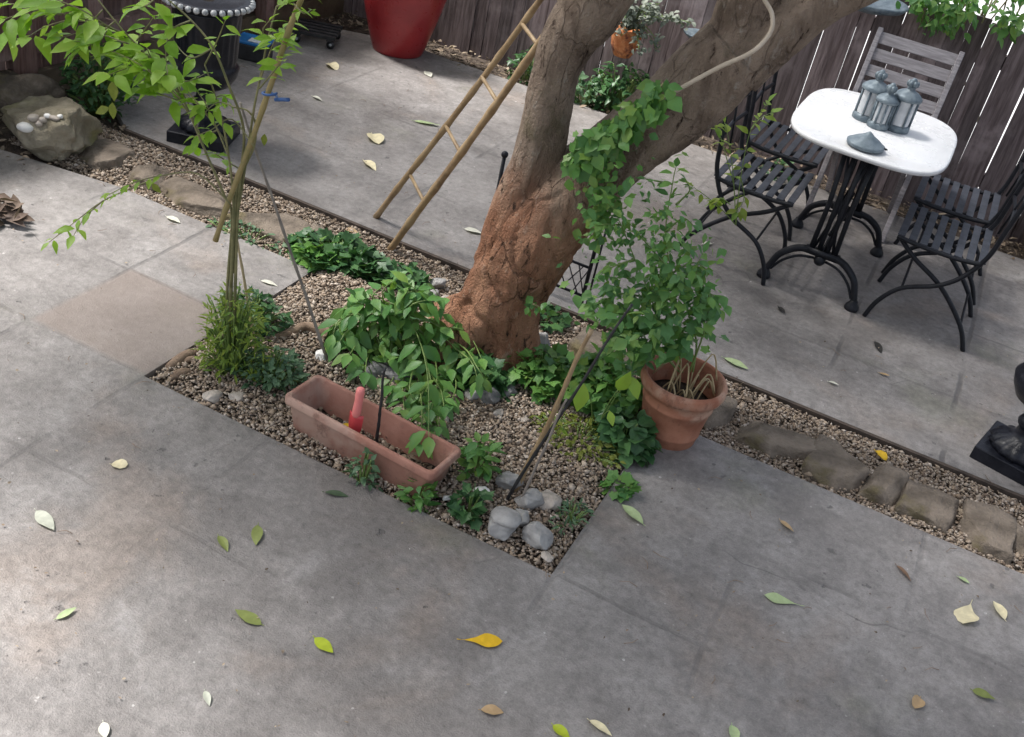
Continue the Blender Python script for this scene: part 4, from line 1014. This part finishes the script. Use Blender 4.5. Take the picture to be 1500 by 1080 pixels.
# drooping lower-left branch
sp([(338, 300), (290, 255), (235, 258), (195, 268), (160, 285)], 6, .045, t0=.45); sp([(235, 258), (195, 275), (150, 295), (110, 325), (72, 355)], 6, .042, t0=.3, asp=.4); sp([(150, 295), (125, 318), (108, 345)], 2, .06)
ms.build("stem", G['twig'], root); ml.build("foliage", G['lime'], root)
for (x, y, x2, y2) in [(166, 118, 166, 150), (165, 150, 165, 176), (160, 158, 138, 166), (172, 112, 185, 116), (388, 196, 386, 215), (222, 268, 236, 284)]:
    mb = MB(); a = S(x, y, .02); b = S(x2, y2, .02); mb.leaf(a, b - a, -HV + Vector((0, 0, .5)), (b - a).length, (b - a).length * .5, 'ovate', .1, .2); mb.build("yellow_leaf", G['olive'], root)
stick("support_cane", S(317, 352, .05) + so_, S(446, -12, .03) + so_, .0085, G['cane_green'], "thick yellowish bamboo cane slanting across the young shrub's stems, tied with blue", "cane", 1.25)
tp_ = S(395, 143, .045) + so_
mb = MB(); mb.tube([tp_ + Vector((.022 * math.cos(a), .022 * math.sin(a), .003 * a)) for a in [i * .5 for i in range(14)]], .004, 6); mb.tube([tp_ + Vector((.02, 0, 0)), tp_ + Vector((.05, .0, .01)), tp_ + Vector((.075, -.01, .02))], .006, 6)
tag(mb.build("plant_tie", G['bluetie']), "blue tie wrapped round the bamboo cane of the young shrub", "plant tie")

# clumps in the bed:  centre px
def cl(px, ext, *a, **k): p = at(*px, 0); return clump(a[0], a[1], a[2], (p.x, p.y, .008 if BX0 + .06 < p.x < BX1 and BY + .04 < p.y < Y_NEAR else -.02), ext, *a[3:], **k)
cl((338, 545), (.115, .09, .36), "ferny_plant", "feathery yellow green plant round the foot of the young shrub", "plant", 620, .036, 'feather', 'narrow', seed=2, asp=.26)
cl((395, 560), (.13, .09, .13), "herb_clump", "low blue green herb left of the terracotta trough", "plant", 420, .032, 'bluegreen', 'ovate', seed=3, asp=.5)
cl((370, 480), (.12, .09, .14), "dark_herb", "dark green bushy herb behind the young shrub's stems", "plant", 320, .036, 'dark', 'ovate', seed=4)
cl((505, 385), (.26, .12, .12), "ivy_patch", "dense dark ivy patch beside the edging stones left of the trunk", "ivy", 420, .058, 'dark', 'ivy', seed=5, asp=1.0)
cl((470, 382), (.10, .07, .11), "ground_cover", "bright green leafy patch at the ivy's left end", "plant", 130, .05, 'mid', 'ivy', seed=6, asp=1.0)
cl((590, 410), (.13, .08, .08), "ground_cover", "small leaved ground cover left of the heap of cobbles by the trunk", "plant", 170, .038, 'dark', 'round', seed=7, asp=.9)
cl((690, 558), (.16, .09, .10), "ivy_patch", "ivy growing round the front of the tree's foot", "ivy", 300, .048, 'dark', 'ivy', seed=8, asp=1.0)
cl((790, 562), (.17, .12, .14), "ground_cover", "leafy green ground cover right of the tree's foot under the bamboo cane", "plant", 420, .048, 'mid', 'ivy', seed=9, asp=1.0)
cl((880, 590), (.16, .14, .18), "leafy_plant", "thick lobed leaf plant left of the terracotta pot", "plant", 480, .052, 'mid', 'ivy', seed=10, asp=1.0)
cl((912, 655), (.10, .09, .12), "leafy_plant", "blue green round leaved plant at the foot of the terracotta pot", "plant", 170, .055, 'dark', 'round', seed=11, asp=.95)
cl((845, 650), (.17, .13, .06), "moss_clump", "pale yellow green creeping plant in the gravel below the lobed leaf plant", "plant", 420, .024, 'olive', 'ovate', seed=12)
cl((912, 715), (.05, .05, .06), "weed", "small weed at the bed's right edge beside a fallen leaf", "weed", 46, .045, 'mid', 'ivy', seed=13, asp=1.0)
cl((835, 762), (.045, .09, .035), "weed", "low grassy weed on the gravel near the bed's front corner", "weed", 90, .03, 'bluegreen', 'narrow', seed=14, asp=.25)
cl((612, 733), (.05, .035, .10), "weed", "bright weed growing against the trough's front corner", "weed", 44, .045, 'mid', 'ovate', seed=15)
cl((530, 704), (.05, .03, .14), "weed", "thin weed growing at the middle of the trough's front side", "weed", 60, .032, 'bluegreen', 'ovate', seed=16)
cl((695, 700), (.055, .045, .17), "weed", "upright bright weed at the trough's right end", "weed", 70, .05, 'mid', 'ovate', seed=17)
cl((685, 755), (.045, .045, .09), "weed", "dark weed on the gravel left of the front cobbles", "weed", 60, .042, 'dark', 'ivy', seed=18, asp=1.0)
cl((365, 345), (.20, .07, .05), "creeping_plant", "sparse creeping plant along the edging stones behind the young shrub", "plant", 110, .03, 'bluegreen', 'ovate', seed=19)
cl((800, 470), (.08, .06, .09), "ivy_patch", "small ivy tuft on the block stone right of the trunk", "ivy", 70, .04, 'dark', 'ivy', seed=20, asp=1.0)
# big leaves in the ground cover
p0 = at(868, 640, .0)
root = thing("seedling", p0, "slender seedling with a few large lime leaves standing out of the lobed leaf plant", "seedling")
for (x, y, x2, y2) in [(856, 562, 846, 600), (905, 572, 921, 552), (926, 552, 934, 582), (822, 625, 826, 655), (893, 602, 897, 622)]:
    a = onv(x, y, p0, .06) - p0; b = onv(x2, y2, p0, .09) - p0; L = (b - a).length
    mb = MB(); mb.tube(smooth_path([(0, 0, 0), a * .5 + Vector((0, 0, .04)), a], 4), .002, 5); mb.build("stem", G['greenstem'], root)
    mb = MB(); mb.leaf(a, b - a, -HV + Vector((U(-.2, .2), 0, .5)), L * 1.15, L * .62, 'ovate', .15, .2); mb.build("leaf", G['lime'], root)

# arching plant behind the trough
r7 = random.Random(77); WB = at(575, 520); wo = Vector((WB.x, WB.y, 0))
root = thing("arching_plant", wo, "tall arching plant with drooping compound leaves hanging over the trough", "plant")
W = lambda x, y, f=0: onv(x, y, WB, f + max(0, y - 495) * .0034) - wo
ms, ml = MB(), MB()
fr = [([(572, 535), (560, 480), (556, 450), (575, 445), (602, 470), (625, 540), (628, 640)], 12, .075, .35), ([(572, 535), (575, 470), (590, 435), (612, 425)], 6, .06, .4), ([(570, 535), (548, 475), (520, 460), (495, 475)], 6, .075, .4),
      ([(574, 535), (560, 500), (535, 490), (512, 520)], 5, .07, .4), ([(574, 530), (600, 500), (640, 490), (672, 515)], 6, .065, .35), ([(602, 470), (635, 470), (652, 500), (660, 540)], 6, .06, .2),
      ([(576, 530), (570, 470), (560, 430), (575, 412)], 5, .06, .4), ([(576, 530), (590, 490), (600, 450), (625, 440)], 5, .065, .4), ([(612, 500), (605, 540), (600, 570), (608, 590)], 5, .065, .1), ([(625, 540), (645, 570), (650, 595)], 5, .055, .1), ([(574, 530), (555, 500), (545, 470), (525, 440)], 5, .07, .3)]
fr += [([(572, 535), (550, 470), (525, 450), (505, 450)], 6, .08, .3), ([(572, 535), (545, 490), (515, 480), (498, 500)], 6, .08, .3), ([(575, 470), (595, 455), (610, 430), (598, 415)], 5, .07, .1), ([(556, 450), (545, 435), (560, 420)], 4, .07, .1), ([(602, 470), (590, 500), (588, 530)], 5, .075, .1), ([(615, 500), (635, 520), (640, 560), (632, 600)], 6, .065, .1), ([(628, 560), (615, 585), (612, 615)], 5, .06, .1),
       ([(640, 490), (665, 480), (690, 495), (705, 525)], 6, .06, .2), ([(635, 470), (650, 450), (640, 430)], 4, .065, .2), ([(572, 500), (580, 540), (570, 565)], 5, .065, .2), ([(560, 500), (540, 520), (535, 545)], 5, .07, .2), ([(652, 500), (690, 530), (700, 560)], 5, .055, .2), ([(590, 490), (620, 470), (645, 480)], 5, .075, .2), ([(570, 470), (552, 440), (535, 430)], 4, .075, .2)]
fr += [([(602, 470), (622, 520), (634, 580), (630, 640)], 10, .06, .2), ([(610, 480), (650, 520), (668, 560), (660, 590)], 8, .055, .2), ([(600, 500), (612, 550), (618, 600), (615, 650)], 9, .05, .25), ([(640, 490), (680, 510), (700, 540), (715, 560)], 7, .05, .2), ([(625, 540), (640, 590), (642, 625)], 6, .05, .1),
       ([(600, 520), (590, 560), (592, 600)], 6, .055, .2), ([(572, 535), (540, 475), (500, 468), (488, 490)], 7, .07, .35), ([(575, 440), (600, 425), (622, 440)], 5, .06, .1)]
for px, n, L, t0 in fr: spray(ms, ml, [W(x, y, r7.uniform(-.05, .06) + i * r7.uniform(0, .035)) for i, (x, y) in enumerate(px)], .0045, .0015, n, L * 1.15, .52, r7, t0=t0, droop=.55)
for i in range(230):
    x = r7.gauss(578, 32); y = r7.gauss(482, 30)
    if y > 545: continue
    L = r7.uniform(.035, .07); ml.leaf(W(x, y, r7.uniform(-.06, .10)), (r7.gauss(0, 1), r7.gauss(-.3, .7), r7.gauss(-.45, .4)), Vector((r7.gauss(0, .4), r7.gauss(-.3, .3), 1)), L, L * .5, 'ovate', .25)
ms.build("stem", G['greenstem'], root); ml.build("foliage", G['mid'], root)

# climber growing up out of the round pot
r8 = random.Random(88); PB = Vector((POTC.x, POTC.y, .17)); po = Vector((POTC.x, POTC.y, .16))
root = thing("potted_climber", po, "loose bushy climber rising from the terracotta pot", "climbing plant")
Q = lambda x, y, f=0: onv(x, y, PB, f) - po
ms, ml = MB(), MB()
fr = [([(1015, 545), (1020, 500), (1005, 450), (985, 400), (975, 340), (985, 270), (990, 245)], 9, .055, .2), ([(1000, 545), (975, 500), (955, 440), (930, 380), (910, 330), (890, 290)], 9, .055, .2), ([(1010, 545), (1030, 490), (1040, 440), (1020, 400), (1030, 370)], 7, .055, .25),
      ([(995, 545), (960, 510), (930, 500), (915, 490)], 5, .06, .3), ([(985, 400), (950, 360), (925, 330)], 6, .05, .1), ([(955, 440), (915, 430), (885, 440), (865, 455)], 6, .05, .1), ([(930, 380), (900, 390), (880, 400)], 5, .05, .1), ([(1005, 450), (1040, 430), (1055, 455)], 5, .05, .1),
      ([(975, 340), (1000, 320), (1015, 330)], 4, .045, .1), ([(910, 330), (880, 330), (868, 345)], 5, .045, .1), ([(985, 270), (960, 265), (945, 262)], 3, .04, .2), ([(990, 300), (1010, 280), (1005, 265)], 3, .045, .2), ([(1020, 500), (985, 480), (955, 485)], 6, .06, .1), ([(985, 400), (1015, 385), (1035, 395)], 5, .05, .1), ([(975, 500), (940, 470), (920, 480)], 5, .055, .1), ([(960, 510), (935, 520), (945, 530)], 5, .06, .1)]
for px, n, L, t0 in fr: spray(ms, ml, [Q(x, y, r8.uniform(-.05, .05)) for i, (x, y) in enumerate(px)], .004, .0013, int(n * 1.5), L * .85, .5, r8, 'ivy' if r8.random() < .2 else 'ovate', t0=t0, droop=.35, jit=.4)
for i in range(800):
    x = r8.gauss(955, 46); y = r8.gauss(415, 78); x += (430 - y) * -.05
    if noise.noise(Vector((x * .022, y * .022, 4))) < -.12: continue
    if y > 530 or x > 1062: continue
    L = r8.uniform(.016, .046); ml.leaf(Q(x, y, r8.uniform(-.12, .12)), (r8.gauss(0, 1), r8.gauss(0, 1), r8.gauss(-.4, .5)), Vector((r8.gauss(0, .5), r8.gauss(-.2, .5), 1)), L, L * r8.uniform(.32, .6), 'ivy' if r8.random() < .12 else 'ovate', .25)
for cx, cy, sx, sy, n, L0, f0 in [(930, 492, 30, 20, 130, .055, .10), (1010, 445, 26, 26, 130, .052, .05), (985, 500, 30, 16, 60, .05, .08), (900, 440, 26, 20, 70, .045, .0), (925, 345, 34, 34, 60, .040, -.03), (1000, 385, 24, 26, 50, .042, .0), (890, 300, 14, 22, 24, .042, -.03), (960, 430, 30, 30, 80, .045, .03)]:
    for i in range(n):
        x = r8.gauss(cx, sx); y = r8.gauss(cy, sy)
        if y > 535 or x > 1062: continue
        L = L0 * r8.uniform(.6, 1.25); ml.leaf(Q(x, y, f0 + r8.uniform(-.08, .08)), (r8.gauss(0, 1), r8.gauss(-.2, .8), r8.gauss(-.45, .4)), Vector((r8.gauss(0, .4), r8.gauss(-.35, .3), 1)), L, L * r8.uniform(.5, .85), 'ivy' if r8.random() < .35 else 'ovate', .25)
ms.build("stem", G['greenstem'], root); ml.build("foliage", G['soft'], root)
ms = MB()
for i in range(14):
    a = r8.uniform(0, 6.28); q = r8.uniform(.02, .09); h = r8.uniform(.06, .17); b = Vector((math.cos(a) * q, math.sin(a) * q, .0)); e = Vector((math.cos(a + 1.2) * .12, math.sin(a + 1.2) * .12, h * .6))
    ms.tube(smooth_path([b, (b + e) / 2 + Vector((0, 0, h)), e], 5), .0032, 6)
ms.build("dry_stem", G['drystem'], root)

# ivy on the trunk
r9 = random.Random(99); root = thing("trunk_ivy", (TB.x, TB.y, .5), "green climbing ivy clinging to the upper side of the leaning trunk", "ivy"); io = Vector((TB.x, TB.y, .5))
ms, ml = MB(), MB()
def ipath(px, n, sx, sy, L):
    P = [o(x, y, .19) for x, y in px]; ms.tube(smooth_path([p - io for p in P], 4), .004, 6)
    for i in range(n):
        t = r9.random() * (len(px) - 1); j = min(int(t), len(px) - 2); f = t - j
        x = px[j][0] + (px[j + 1][0] - px[j][0]) * f + r9.gauss(0, sx); y = px[j][1] + (px[j + 1][1] - px[j][1]) * f + r9.gauss(0, sy)
        l = L * r9.uniform(.6, 1.25); ml.leaf(o(x, y, r9.uniform(.15, .25)) - io, (r9.gauss(.1, .7), r9.gauss(-.2, .4), r9.gauss(-.7, .4)), Vector((r9.gauss(0, .35), -1, .7 + r9.gauss(0, .35))), l, l * r9.uniform(.5, .9), 'ivy' if r9.random() < .35 else 'ovate', .2)
ipath([(972, 122), (945, 160), (905, 195), (870, 215), (845, 235)], 300, 10, 12, .052); ipath([(905, 215), (890, 250), (885, 290), (875, 320), (868, 350)], 85, 13, 14, .040); ipath([(870, 215), (880, 260), (905, 300)], 36, 13, 14, .038); ipath([(780, 445), (800, 455)], 14, 8, 6, .035)
ms.build("stem", G['twig'], root); ml.build("foliage", G['mid'], root)

# yellowish plant behind the left chair
p = aty(1085, 285, 4.75); yb = Vector((p.x, 4.72, 0)); r10 = random.Random(101)
root = thing("yellowing_plant", yb, "sparse yellow green plant in front of the left near black chair", "plant"); ms, ml = MB(), MB()
YQ = lambda x, y, f=0: onv(x, y, yb, f) - yb
for px, n in [([(1078, 330), (1075, 270), (1070, 220), (1062, 180)], 6), ([(1078, 330), (1085, 260), (1100, 190), (1125, 150)], 6), ([(1075, 270), (1055, 200), (1045, 180)], 4), ([(1085, 260), (1090, 290), (1080, 310)], 4), ([(1100, 190), (1112, 175), (1130, 165)], 3), ([(1070, 300), (1055, 290), (1045, 300)], 4), ([(1078, 330), (1050, 300), (1010, 270)], 4)]:
    spray(ms, ml, [YQ(x, y, r10.uniform(-.03, .06)) for x, y in px], .003, .001, n, .055, .55, r10, t0=.35, droop=.3)
ms.build("stem", G['greenstem'], root); ml.build("foliage", G['feather'], root)

# plants along the back fence
for px, e, lab, n, L, mt, sd in [((855, 148), (.14, .10, .20), "blue green leafy plant at the fence foot between the tree's stems", 150, .06, 'bluegreen', 61), ((930, 140), (.22, .12, .34), "dark shrub against the fence below the hanging pot", 300, .06, 'dark', 62),
                                 ((790, 105), (.14, .10, .22), "dark creeper at the fence foot right of the bamboo ladder", 150, .05, 'dark', 63), ((1140, 260), (.12, .08, .14), "small dark plant under the back fence behind the left chairs", 90, .05, 'dark', 64)]:
    p = at(*px); clump("fence_plant", lab, "plant", (p.x, min(p.y, 6.55), -.03), e, n, L, mt, 'ovate', seed=sd)
p = aty(150, 110, 3.9); 
clump("dark_shrub", "dark bluish shrub in the corner between the left fence and the paving", "shrub", (-3.86, 3.98, 0), (.17, .16, .40), 420, .05, 'dark', 'ovate', seed=66)
# shrub hanging over the fence at top right
r11 = random.Random(111); root = thing("overhanging_shrub", (-.1, 6.95, 0), "bright leaved shrub hanging over the top of the back fence at upper right", "shrub"); ms, ml = MB(), MB()
oo = Vector((-.1, 6.95, 0))
for x, y, sx, sy, n, L in [(1395, 12, 22, 10, 80, .07), (1385, 38, 18, 7, 30, .055), (1478, 30, 12, 10, 36, .07), (1450, -14, 40, 10, 50, .07), (1360, 0, 25, 10, 60, .07), (1500, 28, 12, 10, 16, .07)]:
    for i in range(n):
        l = L * r11.uniform(.6, 1.2); ml.leaf(aty(r11.gauss(x, sx), r11.gauss(y, sy), r11.uniform(6.45, 6.68)) - oo, (r11.gauss(0, .8), r11.gauss(-.4, .6), r11.gauss(-.5, .5)), Vector((r11.gauss(0, .4), -.5, 1)), l, l * .55)
for i in range(12):
    e = aty(r11.uniform(1340, 1500), r11.uniform(0, 55), 6.6) - oo; ms.tube(smooth_path([(r11.uniform(-.3, .3), .25, .3), (e.x * .6, .15, 1.25), (e.x, -.2, 1.3), e], 4), .005, 6)
ms.build("stem", G['twig'], root); ml.build("foliage", G['mid'], root)

# root and bark pieces in the bed
mb = MB(); P = smooth_path([at(392, 500, 0), at(420, 490, .02), at(448, 478, .035), at(475, 487, .03), at(505, 499, .02), at(535, 505, -.01)], 6); mb.tube(P, lerp_list([.012, .016, .022, .03, .03, .024], 6), 16, True, .35)
tag(mb.build("exposed_root", G['wood']), "brown exposed root crossing the gravel left of the arching plant", "root")
for i, (x, y, x2, y2, w, lab) in enumerate([(245, 540, 292, 515, .020, "longest split bark strip along the bed's left edge"), (250, 555, 285, 545, .016, "short bark piece at the bed's left corner"), (265, 535, 290, 528, .014, "small bark piece above the other two at the bed's left corner")]):
    a = at(x, y, -.01); b = at(x2, y2, .0); mb = MB(); mb.tube(smooth_path([a, (a + b) / 2 + Vector((0, 0, .012)), b], 5), [w * q for q in (.5, .8, .9, 1, 1, .95, .9, .9, .8, .7, .4)], 8, True, .6, i * 3)
    tag(mb.build("bark_piece", G['wood']), lab, "bark piece", "bark pieces at the bed corner")

# ------------------------------------------------------------------ fallen leaves (stem px -> tip px, width ratio)
FL = [(675, 937, 736, 939, .42, 'yellow', "bright orange yellow leaf lying alone on the near paving"), (461, 934, 488, 956, .5, 'lime', "yellow green leaf lying left of the bright orange yellow one"),
      (383, 915, 344, 892, .42, 'olive', "dull olive leaf lying flat on the near paving left of centre"), (320, 785, 334, 806, .4, 'olive', "left one of two small green leaves close together on the paving"),
      (378, 769, 375, 797, .4, 'olive', "right one of two small green leaves close together on the paving"), (163, 680, 187, 680, .8, 'cream', "rounded cream leaf on the left of the near paving"),
      (53, 748, 79, 776, .4, 'grey', "pale grey green strip of leaf near the left edge"), (82, 907, 112, 890, .35, 'pale', "pale green sliver of leaf in the bright patch at lower left"),
      (300, 1012, 307, 1032, .4, 'grey', "small grey leaf near the bottom left of the paving"), (151, 1058, 154, 1082, .5, 'white', "whitish leaf cut by the photo's bottom edge at left"),
      (475, 721, 511, 725, .3, 'dkgreen', "dark green leaf on the paving in front of the trough"), (942, 768, 911, 738, .35, 'pale', "pale yellow green leaf beside the weed at the bed's right edge"),
      (1173, 887, 1120, 871, .36, 'pale', "long mint green leaf in the middle of the right hand paving"), (1143, 762, 1163, 779, .35, 'tan', "curled tan leaf right of the bed on the near paving"),
      (1313, 828, 1336, 850, .28, 'brown', "thin brown rolled leaf on the right hand paving"), (1423, 882, 1411, 913, .6, 'cream', "pear shaped cream leaf near the right edge"),
      (1472, 908, 1456, 879, .45, 'cream', "yellowish leaf closest to the right edge of the photo"), (1403, 845, 1421, 853, .5, 'pale', "small pale leaf above the pear shaped cream one"),
      (1424, 1011, 1458, 1025, .5, 'olive', "curled olive leaf at lower right of the paving"), (1348, 1022, 1341, 1037, .7, 'tan', "small tan leaf at lower right beside a pale mortar patch"),
      (863, 1055, 897, 1076, .35, 'cream', "cream leaf near the bottom edge right of centre"), (810, 1062, 836, 1086, .5, 'lime', "yellow green leaf cut by the photo's bottom edge"),
      (1072, 1062, 1079, 1088, .5, 'pale', "pale green leaf cut by the bottom edge, farther right"), (704, 1040, 738, 1042, .5, 'tan', "flat tan leaf below the bright orange yellow one"),
      (244, 317, 264, 325, .5, 'white', "pale curled leaf on the paving above the brown stained slab"), (382, 411, 407, 417, .3, 'white', "whitish sliver on the paving left of the ivy patch"),
      (1282, 660, 1299, 673, .7, 'yellow', "yellow leaf on the gravel just behind the right hand edging stones"), (1060, 524, 1096, 541, .35, 'pale', "pale green leaf on the far patio beside the terracotta pot"),
      (1282, 500, 1292, 516, .35, 'black', "dark withered leaf on the far patio below the right front chair"), (1213, 559, 1229, 564, .4, 'white', "whitish sliver on the far patio close to the edging"),
      (1287, 546, 1303, 551, .35, 'tan', "small tan sliver on the far patio left of the chair's front foot"), (1140, 449, 1150, 459, .4, 'black', "tiny dark leaf on the far patio left of the table's front foot"),
      (680, 335, 708, 342, .4, 'white', "white leaf on the far patio left of the trunk"), (606, 177, 645, 184, .25, 'pale', "long pale green leaf behind the ladder"),
      (533, 235, 551, 248, .45, 'cream', "cream folded leaf left of the ladder, lower of two"), (545, 196, 555, 210, .7, 'cream', "rounded cream leaf left of the ladder, higher of two"),
      (482, 93, 492, 101, .8, 'cream', "cream scrap of leaf left of the red pot's foot"), (458, 141, 472, 147, .35, 'white', "thin white sliver on the far patio by the blue tie"),
      (623, 104, 632, 112, .5, 'white', "pale speck of leaf below the red pot"), (1028, 358, 1044, 356, .4, 'white', "whitish leaf under the left near chair"),
      (520, 437, 545, 440, .4, 'yellow', "yellow leaf on the gravel under the ivy patch"), (500, 493, 512, 505, .5, 'yellow', "yellow leaf lying against the exposed root"),
      (662, 528, 674, 522, .8, 'yellow', "small yellow leaf in the ivy at the tree's foot"), (500, 622, 520, 632, .7, 'yellow', "yellow leaf lying inside the trough behind the trowel"), (505, 335, 525, 342, .5, 'tan', "orange tan leaf on the gravel strip left of the ladder's feet")]
for i, (x, y, x2, y2, ar, mt, lab) in enumerate(FL):
    z = .005
    if i == 26: z = .004
    if i in (40, 41, 44): z = -.005
    if i == 41: z = .055
    if i == 42: z = .10
    if i == 43: z = .052
    if 27 <= i <= 39: z = .011
    a = at(x, y, z); b = at(x2, y2, z + .004); L = (b - a).length; mb = MB()
    flat = i in (0, 1, 2, 12)
    mb.bigleaf(b - a, Vector((U(-.1, .1), U(-.1, .1), 1)), L, L * ar, U(.0, .04) if flat else U(-.06, .14), U(.02, .1) if flat else U(.08, .45), 'obov' if i in (0, 12, 15) else ('round' if ar > .62 else 'ovate'), U(-.2, .2) if flat else U(-.8, .8))
    mb.tube([Vector(), (a - b) * .10 + Vector((0, 0, .002))], .0012, 5)
    ob = mb.build("fallen_leaf", LEAFM[mt]); ob.location = a; tag(ob, lab, "fallen leaf", "leaves fallen on the patio")
